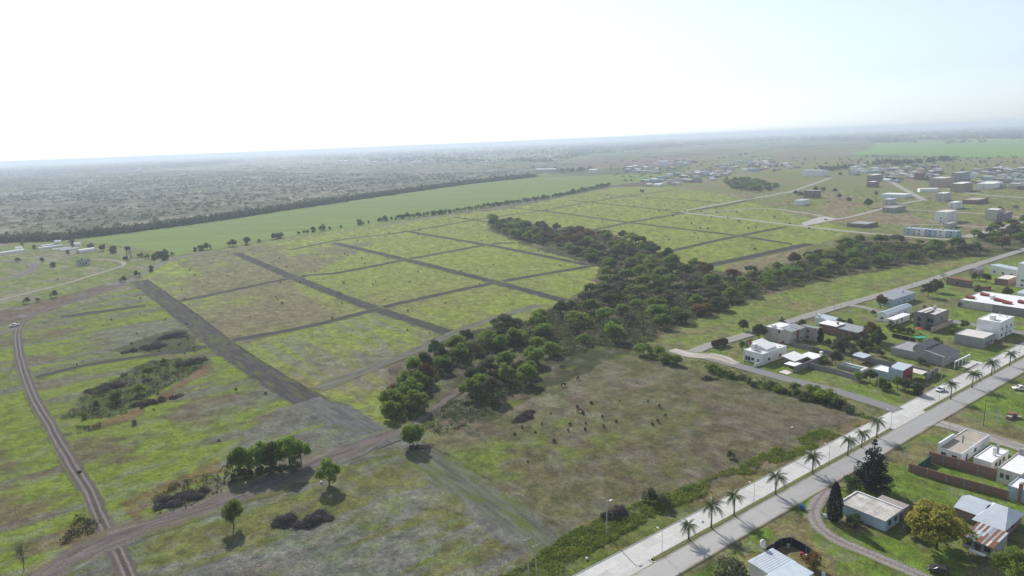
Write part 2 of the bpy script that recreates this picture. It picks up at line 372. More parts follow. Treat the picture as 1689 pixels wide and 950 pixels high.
def f_ruts(base, rut, w=.32, rw=.17, mid=None):
    base, rut = np.array(base), np.array(rut)
    def f(a, s, x, y):
        wob = (fbm(s / 12, s * 0, 4, 2) - .5) * .18
        c = base[None] * (.8 + .4 * fbm(x / 2.5, y / 2.5, 5, 3))[:, None]
        if mid is not None: c = mixc(c, np.array(mid), sstep(.22, .05, np.abs(a + wob)) * .7)
        t = np.maximum(sstep(rw, rw * .35, np.abs(a + wob - w)), sstep(rw, rw * .35, np.abs(a + wob + w)))
        return mixc(c, rut, t * (.65 + .35 * fbm(s / 5, a, 6, 2)))
    return f
SOIL = (.066, .058, .056)
def f_field(a, s, x, y):
    c = np.tile(np.array((.150, .200, .052)), (len(a), 1))
    rows = .5 + .5 * np.sin((-x * UY + y * UX) * .35 + 3 * vnoise(x / 160, y / 160, 3))
    return c * (.9 + .14 * fbm(x / 90, y / 90, 2, 3) + .05 * rows + .08 * (fbm(x / 20, y / 20, 9, 3) - .5))[:, None]
def sheet(name, label, poly, colf, z=None, cell=6.0, m=None, jit=1.5, kind='structure'):
    pl = PX(poly); pts = []
    for i in range(len(pl)):
        a, b = Vector(pl[i]), Vector(pl[(i + 1) % len(pl)]); k = max(1, int((b - a).length / cell))
        for t in range(k):
            p = a.lerp(b, t / k); q = np.array([p.x]), np.array([p.y])
            p = p + Vector(((fbm(q[0] / 6, q[1] / 6, 3, 3)[0] - .5) * jit * 2, (fbm(q[0] / 6, q[1] / 6, 4, 3)[0] - .5) * jit * 2)); pts.append((p.x, p.y, 0))
    bm = bmesh.new(); f = bm.faces.new([bm.verts.new(p) for p in pts]); bmesh.ops.triangulate(bm, faces=[f])
    for _ in range(6):
        L = [e for e in bm.edges if e.calc_length() > cell * 3]
        if L: bmesh.ops.subdivide_edges(bm, edges=L, cuts=1); bmesh.ops.triangulate(bm, faces=bm.faces)
    z = nextz() if z is None else z
    me = bpy.data.meshes.new(name); 
    for v in bm.verts: v.co.z = z
    bmesh.ops.recalc_face_normals(bm, faces=bm.faces)
    if sum(f.normal.z for f in bm.faces) < 0: bmesh.ops.reverse_faces(bm, faces=bm.faces)
    bm.to_mesh(me); bm.free()
    n = len(me.vertices); co = np.empty(n * 3, np.float32); me.vertices.foreach_get('co', co); co = co.reshape(-1, 3)
    col = colf(np.zeros(n), np.zeros(n), co[:, 0].astype(float), co[:, 1].astype(float))
    a = me.color_attributes.new('cover', 'FLOAT_COLOR', 'POINT'); a.data.foreach_set('color', np.concatenate([col, np.ones((n, 1))], 1).astype(np.float32).ravel())
    me.materials.append(m or m_soil); o = link(name, me); return tag(o, label, None, kind=kind)
m_crop = mat('crop_leaf', (1.1, 1.1, 1.05), 1, scale=.5, col2=(.84, .88, .85), attr='cover', bump=.4, spec=.05)
_n, _l = m_crop.node_tree.nodes, m_crop.node_tree.links; _b = _n['Principled BSDF']; _src = _b.inputs['Base Color'].links[0].from_socket
_g = _n.new('ShaderNodeNewGeometry'); _mp = _n.new('ShaderNodeMapping'); _mp.inputs['Rotation'].default_value = (0, 0, -rad(52)); _mp.inputs['Scale'].default_value = (.004, .16, 1); _ns = _n.new('ShaderNodeTexNoise'); _ns.inputs['Scale'].default_value = 1; _ns.inputs['Detail'].default_value = 4
_rm = _n.new('ShaderNodeMapRange'); _rm.inputs[1].default_value = .3; _rm.inputs[2].default_value = .7; _rm.inputs[3].default_value = .78; _rm.inputs[4].default_value = 1.15; _hs = _n.new('ShaderNodeHueSaturation')
_l.new(_g.outputs['Position'], _mp.inputs[0]); _l.new(_mp.outputs[0], _ns.inputs['Vector']); _l.new(_ns.outputs['Fac'], _rm.inputs[0]); _l.new(_rm.outputs[0], _hs.inputs['Value']); _l.new(_src, _hs.inputs['Color']); _l.new(_hs.outputs[0], _b.inputs['Base Color'])
sheet('crop_field', 'long even green crop field beyond the hedgerow', [(118,396),(330,368),(480,345),(600,328),(770,304),(880,293),(1010,288),(1120,285),(1135,290),(1010,306),(830,338),(640,368),(480,390),(290,422),(230,410),(170,402)], f_field, m=m_crop, jit=3)
for pl, cc, lb in (([(1400,254),(1460,234),(1760,229),(1900,236),(1900,262),(1689,260),(1560,258)], (.14,.25,.055), 'bright green field behind the town'), ([(1440,236),(1689,226),(1900,222),(1900,231),(1689,234),(1470,242)], (.15,.24,.07), 'pale green strip field on the plain'),
                   ([(940,268),(1060,262),(1150,256),(1290,244),(1350,246),(1180,266),(1100,276),(980,276)], (.15,.11,.085), 'brown fallow field past the crop field'), ([(1230,268),(1330,247),(1440,244),(1400,254),(1390,262)], (.16,.145,.08), 'dry yellow plot behind the town'), ([(1130,262),(1230,250),(1320,243),(1280,256),(1200,268)], (.15,.16,.075), 'grass plot beside the hedge line')):
    sheet('crop_field', lb, pl, lambda a, s, x, y, cc=cc: np.tile(np.array(cc), (len(a), 1)) * (.85 + .3 * fbm(x / 60, y / 60, 2, 3))[:, None], m=m_crop, jit=3, cell=25)
# wide ploughed strip and the graded strips between the lots
ribbon('ploughed_strip', 'wide dark ploughed strip running down through the lots', [(229,463),(300,516),(367,570),(440,619),(514,664)], [13.5, 13, 13.5, 13, 13], f_soil(SOIL, .6, .6), step=1.0, na=40, jit=.1, blend=.07, shade_ridge=.4)
fs = f_soil((.056, .052, .053), .6, .3)
STR = [([(388,417),(490,460),(610,506),(747,551)], 10.5), ([(552,401),(671,429),(819,466),(930,496)], 10), ([(668,381),(803,404),(846,412),(980,439)], 8.5), ([(748,358),(803,366)], 7),
       ([(383,562),(500,540),(620,511),(661,500),(819,466),(980,438)], 8), ([(262,500),(305,495),(490,457),(560,449.5),(671,428),(803,404),(848,400)], 8), ([(480,412),(560,396),(671,382),(769,365),(843,354),(897,347),(964,335),(1032,324),(1120,312)], 6.5),
       ([(840,343),(897,348),(1038,367),(1120,377),(1204,387),(1302,402)], 7), ([(937,330),(968,333),(1112,348)], 6.5), ([(981,320),(1032,323),(1122,329),(1190,335)], 6), ([(974,380),(1038,367),(1120,353),(1142,350)], 7.5), ([(1085,418),(1120,411),(1204,392),(1297,374)], 8),
       ([(1150,440),(1177,436),(1250,421),(1336,402)], 13), ([(100,523),(240,504)], 9), ([(60,622),(150,601),(240,587),(340,572)], 5.5)]
for pts, wd_ in STR: ribbon('ploughed_strip', 'dark graded strip between the mown lots', pts, wd_, fs, shade_ridge=.5 if pts[0][1] > pts[-1][1] else -.5 if False else .5, step=2.5)
ribbon('ploughed_strip', 'grey scraped end of the wide ploughed strip', [(508,660),(560,685),(610,706),(655,728)], [14, 15, 16, 14], f_soil((.118, .114, .112), .5, .2), step=1, na=30, blend=.3, jit=.15, shade_ridge=.2)
ribbon('ploughed_strip', 'grey-green scraped strip below the horse field', [(672,738),(740,782),(810,828),(880,880),(915,905)], [13, 15, 16, 16, 14], f_soil((.118, .122, .088), .3, .9), step=1, na=30, blend=.34, jit=.15, shade_ridge=.45)
ribbon('ploughed_strip', 'pale graded strip beside the creek trees', [(525,642),(600,612),(680,580),(745,552),(800,530),(890,503)], 8, f_soil((.14, .135, .115), .4, .6), shade_ridge=.4)
ribbon('ploughed_strip', 'dark bank along the paved lane by the lots', [(1110,352),(1200,338),(1250,326)], 9, f_soil((.055, .055, .05), .3, .3), shade_ridge=.9)
# dirt tracks
LT = (.27, .245, .23)
ribbon('dirt_track', 'two-rut dirt track along the hedgerow', [(190,474),(235,452),(275,432),(330,419),(400,409),(500,392),(640,371),(800,345),(1000,312)], 6.5, f_ruts((.15, .14, .128), LT), step=3)
ribbon('dirt_track', 'curving two-rut dirt track through the left meadow', [(205,468),(160,484),(100,503),(60,518),(37,531),(29,548),(31,580),(42,620),(58,660),(88,712),(112,755),(146,810),(172,868),(196,915),(225,980)], 5.2, f_ruts((.105, .090, .082), (.22, .195, .178), mid=(.07, .06, .056)), step=1.5, na=20)
ribbon('dirt_track', 'faint dirt track leaving the bend past the parked car', [(-90,580),(0,551),(30,540)], 6.5, f_ruts((.14, .125, .115), (.2, .18, .165)), step=2)
ribbon('dirt_track', 'pale single lane around the farmhouse', [(-40,508),(0,495),(100,470),(150,455),(195,441),(205,436),(196,431),(170,428),(140,428)], 4.5, f_soil((.30, .265, .225), .2), step=2)
ribbon('dirt_track', 'broad bare earth track crossing the meadow to the creek', [(20,985),(90,938),(190,886),(290,852),(380,820),(460,792),(520,765),(580,742),(640,716),(700,690),(735,660),(775,636)], [10, 13, 12, 13, 14, 12, 9, 6, 4, 3], f_soil((.135, .115, .105), .7, .2), step=1.5, na=24, jit=.3, blend=.3)
ribbon('dirt_track', 'oval dirt race track beside the farm', [(-60,470),(0,462),(40,452),(56,441),(45,434),(0,431),(-80,432)], 9, f_soil((.165, .14, .13), .4), step=2)
ribbon('dirt_track', 'dirt lane bending past the white flat-roofed shed', [(1366,806),(1352,822),(1342,846),(1352,870),(1385,893),(1440,916),(1530,955),(1600,990)], 4.2, f_ruts((.20, .175, .16), (.30, .27, .25), w=.45, rw=.4), step=1)
ribbon('dirt_road', 'grey dirt street behind the corner house', [(1545,697),(1575,705),(1640,724),(1720,750),(1800,775)], 6.5, f_soil((.30, .275, .255), .3), step=1.5, jit=.05, blend=.08)
# ------------------------------------------------------------------ boulevard and streets
def BW(s, n): return BU * s + BV * n
asph = np.array((.20, .19, .185))
def f_asph(base):
    base = np.array(base)
    return lambda a, s, x, y: mixc(base[None] * (.88 + .24 * fbm(s / 14 + a * 0, a * 2.5, 3, 3))[:, None], base * 1.25, sstep(.75, 1, np.abs(a)) * .6)
m_asph = mat('worn_asphalt', (1.05, 1.05, 1.05), .9, scale=3, col2=(.9, .9, .9), attr='cover', spec=.2)
ribbon('side_street', 'grey asphalt street from the boulevard towards the creek', [(1482,678),(1440,664),(1380,646),(1300,626),(1220,604),(1160,588),(1120,580)], 6.3, f_asph((.20, .195, .20)), jit=.03, blend=.05, m=m_asph, step=2)
ribbon('side_street', 'grey street along the pasture edge behind the houses', [(1140,582),(1170,570),(1220,556),(1300,531),(1400,501),(1510,470),(1600,440),(1650,424),(1740,396)], 6.5, f_asph((.27, .255, .24)), jit=.06, blend=.08, m=m_asph, step=2)
ribbon('side_street', 'pale gravel corner at the end of the side street', [(1108,577),(1140,585),(1180,588),(1215,600)], [6, 9, 8, 5], f_soil((.42, .38, .33), .2), jit=.1, blend=.15)
ribbon('side_street', 'short grey street between the modern houses', [(1555,527),(1600,535),(1660,545),(1750,560)], 6, f_asph((.21, .205, .21)), jit=.04, blend=.06, m=m_asph)
ribbon('side_street', 'gravel spur off the street by the pale shed', [(1400,503),(1430,508),(1460,517)], 6, f_soil((.27, .25, .23), .2), jit=.06)
for pts, wd_ in (([(1122,350),(1180,338),(1250,326),(1309,315)], 8), ([(1130,351),(1220,361),(1322,373),(1423,384),(1520,392),(1580,396)], 8), ([(1570,397),(1620,384),(1660,373),(1720,356)], 10), ([(1150,351),(1260,344),(1330,352),(1380,361)], 5.5), ([(1322,373),(1345,366),(1390,360),(1430,351),(1470,340),(1520,330)], 7.5),
                 ([(1440,292),(1465,298),(1495,314),(1526,331)], 9), ([(1480,345),(1560,349),(1640,354),(1720,362)], 6), ([(1300,318),(1340,304),(1372,293)], 8), ([(1490,371),(1560,371),(1640,376)], 5), ([(1560,311),(1620,321),(1740,330)], 9)):
    ribbon('town_street', 'pale unpaved street of the new town lots', pts, wd_, f_asph((.30, .275, .25)), jit=.08, blend=.12, m=m_asph, step=4)
sheet('concrete_yard', 'pale levelled yard by the brick shell', [(1322,368),(1350,358),(1372,359),(1376,363),(1352,368),(1330,372)], lambda a, s, x, y: np.tile(np.array((.42, .40, .37)), (len(a), 1)) * (.85 + .3 * fbm(x / 4, y / 4, 3, 3))[:, None])
# carriageways: n = distance across the boulevard from the camera's foot
NK, NM1, NM0, NR = 103.4, 97.15, 95.55, 89.1
conc = np.array((.56, .545, .52))
def bpoly(s0, s1, n0, n1): return [BW(s0, n0), BW(s1, n0), BW(s1, n1), BW(s0, n1)]
ribbon('boulevard', 'grey worn carriageway of the palm boulevard', [tuple(BW(s, (NM0 + NR) / 2)[:2]) for s in (70, 150, 230, 310, 420, 520)], NM0 - NR + .1,
       lambda a, s, x, y: mixc(mixc(np.tile(np.array((.40, .385, .37)), (len(a), 1)), np.array((.33, .32, .315)), sstep(30, 120, s)) * (.88 + .24 * fbm(s / 16, a * 2, 3, 3))[:, None], np.array((.36, .29, .24)), sstep(.6, .95, a * -1 + (fbm(s / 5, a, 8, 2) - .5) * .5) * .8),
       jit=.03, blend=.09, m=m_asph, world=True, step=2)
lc = ribbon('boulevard', 'pale concrete slab carriageway of the palm boulevard', [tuple(BW(s, (NK + NM1) / 2)[:2]) for s in (70, 150, 230, 310, 420, 520)], NK - NM1, lambda a, s, x, y: np.tile(np.array((.30, .29, .28)), (len(a), 1)), jit=0, blend=0, m=m_asph, world=True, step=4, z=.02)
m_slab = [mat('concrete_slab_%s' % 'abc'[i], (.53 * k, .515 * k, .49 * k), .85, var=.13, scale=.7, bump=.05) for i, k in enumerate((1.0, .90, 1.05))]
sl_me = []
LANE = (NK - NM1) / 2
for m_ in m_slab:
    b = MB().box(.012, 4.488, .012, LANE - .012, 0, .05); me = b.mesh('slab', m_); sl_me.append(me)
rs = random.Random(5)
for i in range(70):
    for k in range(2):
        link('slab', sl_me[rs.choice((0, 0, 1, 2))], lc, BW(72 + i * 4.5, NM1 + k * LANE) + Vector((0, 0, .025)), BA)
# plain plate where the median is open
for s0, s1 in ((70, 104.5), (216.5, 238.5)):
    ribbon('boulevard', 'pale concrete crossover between the carriageways', [tuple(BW(s, (NM1 + NM0) / 2)[:2]) for s in (s0, s1)], NM1 - NM0 + .3, lambda a, s, x, y: np.tile(np.array((.47, .455, .435)), (len(a), 1)), jit=0, blend=0, m=m_asph, world=True, step=2, z=.06)
# kerbs
m_kerb = mat('kerb_concrete', (.40, .385, .36), .9, var=.25, scale=.8)
def kerb(s0, s1, n0, n1, label, z1=.17):
    b = MB(); L = 5.0; k = max(1, int((s1 - s0) / L))
    ps = [BW(s0 + (s1 - s0) * i / k, n0) for i in range(k + 1)]; qs = [BW(s0 + (s1 - s0) * i / k, n1) for i in range(k + 1)]
    for i in range(k):
        a, c, d, e = ps[i], ps[i + 1], qs[i + 1], qs[i]
        b.add([(p.x, p.y, z) for z in (-.2, z1) for p in (a, c, d, e)], [(4, 5, 6, 7), (0, 1, 5, 4), (2, 3, 7, 6), (1, 2, 6, 5), (3, 0, 4, 7)])
    return tag(part('kerb', b, m_kerb, None), label, None, kind='structure')
kerb(70, 212, NK, NK + .22, 'concrete kerb between boulevard and weedy verge'); kerb(232, 520, NK, NK + .22, 'concrete kerb in front of the houses')
m_med = mat('median_grass', (.155, .145, .052), 1, scale=1.6, col2=(.09, .10, .03), bump=.6)
for s0, s1, wh in ((104.5, 216.5, 'before'), (238.5, 520, 'beyond')):
    b = MB(); n_ = int((s1 - s0) / 2)
    for i in range(n_ + 1):
        s = s0 + .9 + (s1 - s0 - 1.8) * i / n_
        for j in range(5):
            p = BW(s, NM0 + .16 + (NM1 - NM0 - .32) * j / 4); b.v.append((p.x, p.y, .16 + .07 * rs.random() + (.05 if 0 < j < 4 else 0)))
    for i in range(n_):
        for j in range(4): a = i * 5 + j; b.f.append((a, a + 5, a + 6, a + 1)[::-1])
    tag(part('median_strip', b, m_med, None), 'grassy palm median %s the street crossing' % wh, None, kind='structure')
    kerb(s0 + .9, s1, NM0, NM0 + .16, 'kerb on the grey side of the palm median'); kerb(s0 + .9, s1, NM1 - .16, NM1, 'kerb on the pale side of the palm median')
    b = MB()                                           # rounded nose
    for i in range(9):
        t = math.pi / 2 + math.pi * i / 8; c0 = BW(s0 + .9, (NM0 + NM1) / 2)
        for rr in (.8, .62):
            q = c0 + BU * math.cos(t) * rr * 1.0 + BV * math.sin(t) * rr; b.v.append((q.x, q.y, -.05)); b.v.append((q.x, q.y, .19))
    for i in range(8):
        a = i * 4; b.f += [(a, a + 1, a + 5, a + 4), (a + 1, a + 3, a + 7, a + 5), (a + 3, a + 2, a + 6, a + 7)]
    tag(part('kerb', b, mat('white_paint', (.75, .74, .7), .7, var=.2), None), 'white rounded nose of the palm median %s the crossing' % wh, None, kind='structure')
# ------------------------------------------------------------------ vegetation prototypes
def leaf_quads(C_, Nrm, size, rng, aspect=.7, tilt=.9):
    n = len(C_)
    nn = Nrm + rng.normal(0, tilt, (n, 3)); nn /= np.linalg.norm(nn, axis=1)[:, None] + 1e-9
    t = np.cross(nn, rng.normal(0, 1, (n, 3))); t /= np.linalg.norm(t, axis=1)[:, None] + 1e-9
    b = np.cross(nn, t); s = (size * rng.uniform(.6, 1.3, n))[:, None]
    V = np.stack([C_ - t * s * .5, C_ + b * s * aspect * .5, C_ + t * s * .5, C_ - b * s * aspect * .5], 1).reshape(-1, 3)
    return V, np.arange(4 * n).reshape(n, 4)
def clump_cloud(centres, radii, per, rng, squash=.8, top=.25):
    pts, nr = [], []
    for c, r in zip(centres, radii):
        k = max(6, int(per * r * r)); d = rng.normal(0, 1, (k, 3)); d[:, 2] += top; d /= np.linalg.norm(d, axis=1)[:, None]
        rr = r * (1 - .45 * rng.random(k) ** 2.2)
        lump = 1 + .25 * np.sin(d[:, 0] * 5 + c[0] * 3) * np.cos(d[:, 1] * 5 + c[1])
        p = d * (rr * lump)[:, None]; p[:, 2] *= squash
        pts.append(np.asarray(c) + p); nr.append(d)
    return np.concatenate(pts), np.concatenate(nr)
LEAF = mat('leaf_green', (.235, .325, .055), .75, scale=.9, col2=(.14, .205, .04), objvar=.22, transl=.55, spec=.25)
LEAFD = mat('leaf_dark', (.115, .16, .045), .7, scale=.9, col2=(.05, .08, .026), objvar=.25, transl=.38, spec=.25)
LEAFG = mat('leaf_grey', (.135, .145, .08), .8, scale=.9, col2=(.095, .105, .055), objvar=.2, transl=.3)
LEAFA = mat('leaf_autumn', (.24, .15, .045), .8, scale=.9, col2=(.15, .11, .045), objvar=.2, transl=.38)
LEAFY = mat('leaf_yellow', (.46, .40, .06), .8, scale=.5, col2=(.24, .25, .055), objvar=.1, transl=.4)
LEAFC = mat('needle_dark', (.016, .028, .016), .8, scale=1.2, col2=(.008, .016, .01), objvar=.1, transl=.12)
WEED = mat('weed_leaf', (.095, .155, .03), .8, scale=.35, col2=(.15, .19, .035), objvar=.2, transl=.35)
BARK = mat('bark', (.085, .068, .055), .95, scale=4, var=.5, bump=.6)
TWIG = mat('grey_twig', (.17, .145, .13), .95, scale=3, var=.45)
BRUSH = mat('dead_brush', (.15, .12, .112), .95, scale=.8, var=.6)
def branch_mesh(seed, h, spread, n, r0, name='trunk', lean=.3, top=.75):
    g = random.Random(seed); b = MB(); ln = Vector((g.uniform(-lean, lean), g.uniform(-lean, lean), 0))
    fork = Vector((ln.x, ln.y, h * .38)); b.tube([(0, 0, -.5), (ln.x * .4, ln.y * .4, h * .18), fork], [r0 * 1.25, r0, r0 * .8], 6)
    tips = []
    for i in range(n):
        a = 2 * math.pi * (i + g.random() * .6) / n; d = spread * g.uniform(.45, .95)
        tip = Vector((math.cos(a) * d, math.sin(a) * d, h * g.uniform(top - .15, top + .1)))
        mid = fork.lerp(tip, .5) + Vector((g.uniform(-.2, .2), g.uniform(-.2, .2), h * .05))
        b.tube([fork - Vector((0, 0, .1)), mid, tip], [r0 * .55, r0 * .34, r0 * .1], 5); tips.append(tip)
    return b, tips
def make_broad(seed, h=8.0, R=4.0, flat=.55, leafsize=.42, per=42, bare=.36, nc=20):
    rng = np.random.default_rng(seed); cs, rs_ = [], []
    for i in range(nc):
        a = rng.uniform(0, 2 * math.pi); q = math.sqrt(rng.uniform(0, 1)); rr = R * (1 - .28) * q
        cr_ = R * rng.uniform(.24, .40) * (1.1 - .3 * q)
        dome = math.sqrt(max(.02, 1 - (q * .95) ** 2)); z = h * bare + (h - h * bare) * (.30 + .58 * dome * rng.uniform(.55, 1.0)) - cr_ * .25
        if i % 3 == 0: z = h * bare + (h - h * bare) * rng.uniform(.15, .5)
        cs.append((rr * math.cos(a), rr * math.sin(a) , z)); rs_.append(cr_)
    pts, nr = clump_cloud(cs, rs_, per * 4, rng, flat + .2)
    V, F_ = leaf_quads(pts, nr, leafsize, rng)
    tb, _ = branch_mesh(seed, h, R * .75, 6, h * .022, top=.66)
    return fast_mesh('crown', V, F_, None), tb.mesh('trunk', BARK)
def with_mat(me, m): c = me.copy(); c.materials.clear(); c.materials.append(m); return c
BROAD = [make_broad(s, 8, 4.1, .5 + .06 * (s % 3), nc=18 + 3 * (s % 4), bare=.10 + .07 * (s % 3)) for s in range(1, 8)]
BUSH = [make_broad(s, 4, 2.6, .7, .40, 40, bare=.02, nc=14) for s in range(20, 24)]
KIND = {}
for nm, m_ in (('green', LEAF), ('dark', LEAFD), ('grey', LEAFG), ('autumn', LEAFA), ('yellow', LEAFY)):
    KIND[nm] = [(with_mat(c, m_), t) for c, t in BROAD]; KIND['bush_' + nm] = [(with_mat(c, m_), t) for c, t in BUSH]
KIND['bush_weed'] = [(with_mat(c, WEED), t) for c, t in BUSH]
def make_bare(seed, h=7.0):
    g = random.Random(seed); b = MB(); tw = MB()
    def grow(p, d, L, r, lev):
        q = p + d * L; (b if lev < 2 else tw).tube([p, p.lerp(q, .5) + Vector((g.uniform(-.1, .1), g.uniform(-.1, .1), 0)) * L, q], [r, r * .8, r * .6], 5 if lev < 2 else 3, False)
        if lev >= 4: return
        for i in range(4 if lev else 5):
            nd = (d + Vector((g.uniform(-1, 1), g.uniform(-1, 1), g.uniform(-.1, .7))) * .8).normalized()
            grow(q, nd, L * g.uniform(.55, .8), r * .55, lev + 1)
    grow(Vector((0, 0, -.3)), Vector((g.uniform(-.1, .1), g.uniform(-.1, .1), 1)).normalized(), h * .3, h * .02, 0)
    return tw.mesh('crown', TWIG), b.mesh('trunk', TWIG)
BARE = [make_bare(s) for s in (1, 2, 3)]; KIND['bare'] = BARE
def make_conifer(seed, h=12.0, R=4.0, columnar=False, n=None):
    rng = np.random.default_rng(seed); pts, nr = [], []
    if columnar:
        k = 6500; z = rng.uniform(.3, h, k); f = np.sin(np.clip((z / h) ** .55, 0, 1) * math.pi) ** .55; a = rng.uniform(0, 6.283, k)
        rr = R * f * (.62 + .38 * np.sqrt(rng.random(k))) * (1 + .12 * np.sin(a * 5 + z * 1.3))
        pts = np.stack([rr * np.cos(a), rr * np.sin(a), z], 1); nr = np.stack([np.cos(a), np.sin(a), .5 + a * 0], 1); size = .3
    else:
        cs, rs_ = [], []
        for lv in range(13):
            t = lv / 12; z = h * (.16 + .80 * t); rad_ = R * (1 - t) ** .75 * (1.0 if lv else .8); m_ = max(1, int(9 * (1 - t) + 2))
            for j in range(m_):
                a = 6.283 * (j + rng.random()) / m_
                for q in (.35, .68, .98):
                    rr = rad_ * q * rng.uniform(.8, 1.08); cs.append((rr * math.cos(a), rr * math.sin(a), z - q * rad_ * .2 + rng.uniform(-.2, .2))); rs_.append(.25 + .52 * (1 - t) + rng.uniform(0, .25))
        pts, nr = clump_cloud(cs, rs_, 62, rng, .6); size = .38
    V, F_ = leaf_quads(np.asarray(pts), np.asarray(nr), size, rng)
    tb = MB().tube([(0, 0, -.4), (0, 0, h * .5), (0, 0, h * .93)], [h * .03, h * .018, .03], 7)
    return fast_mesh('crown', V, F_, LEAFC), tb.mesh('trunk', BARK)
KIND['pine'] = [make_conifer(3, 12, 4.2)]; KIND['cypress'] = [make_conifer(4, 10, 1.7, True)]
TR = random.Random(77)
def tree(px, py, kind, h, label, name='tree', cat='tree', group=None, wide=1.0, world=None, idx=None):
    base = Vector(world) if world is not None else P(px, py)
    cm, tm = KIND[kind][TR.randrange(len(KIND[kind])) if idx is None else idx]
    h0 = 4.0 if kind.startswith('bush') else 7.0 if kind == 'bare' else 12.0 if kind == 'pine' else 10.0 if kind == 'cypress' else 8.0
    s = h / h0
    o = thing(name, label, cat, (base.x, base.y, -.2), TR.uniform(0, 6.28), group, (s * wide, s * wide, s))
    link('trunk', tm, o); link('crown', cm, o); return o
# ---- single trees of the foreground
tree(543, 800, 'green', 8.6, 'lone bright round tree beside the long dark brush pile', idx=0, wide=1.0)
tree(386, 868, 'green', 8.0, 'small bright tree with thin leaning trunk on the bare earth track', idx=1, wide=.85)
tree(682, 737, 'green', 9.6, 'spreading green tree on a bare trunk where track meets creek', idx=2, wide=.9)
for i, (x, y, h) in enumerate(((398,782,9.5),(425,778,11),(452,776,10),(478,772,11.5),(497,765,9))):
    tree(x, y, 'green' if i != 2 else 'dark', h, 'large bright green tree in the clump beside the twisted brush pile' if i != 2 else 'dark-leaved tree in the middle of the clump by the brush pile', group='clump of trees beside the brush pile' if i != 2 else None, wide=.85)
tree(1670, 965, 'green', 9.0, 'leafy green tree overhanging the yard of the rusty-roofed shack', wide=1.0)
tree(1545, 905, 'yellow', 13.0, 'big yellow-green autumn tree shading the dark parked car', wide=1.1, idx=2)
tree(1438, 806, 'pine', 14.5, 'tall dark conical pine beside the boulevard', 'pine_tree')
tree(1376, 858, 'cypress', 10.5, 'slim black-green cypress at the corner of the white shed', 'cypress_tree')
tree(1403, 815, 'bush_dark', 6.0, 'dark rounded tree between the cypress and the pine', wide=.8)
tree(1208, 965, 'bush_grey', 7.0, 'grey-green willow-like tree beside the light blue roof', wide=.95)
tree(1408, 866, 'bush_dark', 3.5, 'dark shrub against the wall of the white shed', 'shrub', 'shrub')
tree(1289, 548, 'pine', 8.0, 'dark wide pine behind the cream two-storey duplex', 'pine_tree', wide=1.5)
tree(1352, 562, 'cypress', 6.5, 'small pointed conifer between the green-roofed house and low house', 'conifer', wide=1.5)
# ---- left meadow thickets
for x, y, k, h, lb in ((245,622,'green',5.5,'small dark-leaved tree above the green thicket'),(231,650,'bush_green',5,'round olive bush in the middle of the green thicket'),(193,665,'bush_dark',5,'dark bush at the low end of the green thicket'),(160,672,'bush_grey',3,'grey-green bush in the green thicket'),(140,690,'bush_weed',2.2,'low leafy bush at the tip of the green thicket'),
                    (262,575,'bare',7,'leafless tree standing in the dark brush heap'),(312,570,'bare',8,'tall leafless tree beside the ploughed strip'),(300,562,'bare',7.5,'leafless tree between the brush heap and ploughed strip'),(322,585,'bare',6,'short leafless tree near the bend of ploughed strip'),(207,640,'bare',6.5,'leafless tree inside the green thicket'),
                    (40,940,'bare',8,'leafless tree at the edge of the bare earth track'),(768,700,'bare',9,'leafless tree among green weeds beside the creek'),(1073,830,'bush_grey',4.5,'grey-green bush by the boulevard verge'),(1094,835,'bush_grey',4.0,'grey bush leaning over the boulevard verge'),(1205,755,'bush_dark',2.5,'dark bush in the weedy verge'),
                    (270,600,'bush_dark',3,'dark bush beside the small dark-leaved tree'),(222,700,'bush_grey',2.0,'grey bush on the rusty rim of the thicket')):
    tree(0, 0, k, h, lb, 'bush' if k.startswith('bush') else 'tree', 'bush' if k.startswith('bush') else 'tree', world=P(x, y), wide=.9)
# ---- creek wood
def poisson(poly, d, rng, tries=9000):
    xs = [p[0] for p in poly]; ys = [p[1] for p in poly]; pts = []
    X = rng.uniform(min(xs), max(xs), tries); Y = rng.uniform(min(ys), max(ys), tries); ok = inpoly(X, Y, poly)
    for x, y in zip(X[ok], Y[ok]):
        if all((x - a) ** 2 + (y - b) ** 2 > d * d for a, b in pts): pts.append((x, y))
    return pts
rw = np.random.default_rng(12)
WOODS = [([(642,692),(642,655),(662,622),(716,592),(790,563),(840,556),(850,570),(800,588),(742,606),(705,640),(684,690)], 8.6, (5.5, 10)),
         ([(772,655),(785,628),(830,604),(878,594),(893,608),(866,636),(815,664)], 8.6, (6.5, 10)),
         ([(800,555),(880,525),(985,480),(1000,455),(1110,470),(1215,455),(1320,432),(1410,400),(1500,402),(1600,408),(1640,414),(1400,447),(1250,487),(1130,532),(1060,566),(980,575),(920,590),(870,575)], 12.8, (5, 10.5)),
         ([(808,362),(850,368),(900,378),(960,385),(1040,395),(1110,430),(1180,452),(1100,468),(1010,452),(985,437),(930,412),(860,395),(812,382)], 14, (7, 11)),
         ([(1195,300),(1230,297),(1290,310),(1255,318),(1205,312)], 13, (7, 10)),
         ([(1600,392),(1640,380),(1689,368),(1720,372),(1720,408),(1650,410)], 14, (7, 10))]
LOBE = ['front lobe of the creek wood beside the earth track', 'creek wood lobe bordering the horse field', 'main creek wood along the pasture', 'tail of the creek wood between the lots', 'grove at the end of the paved lane', 'creek wood end below the terraces']
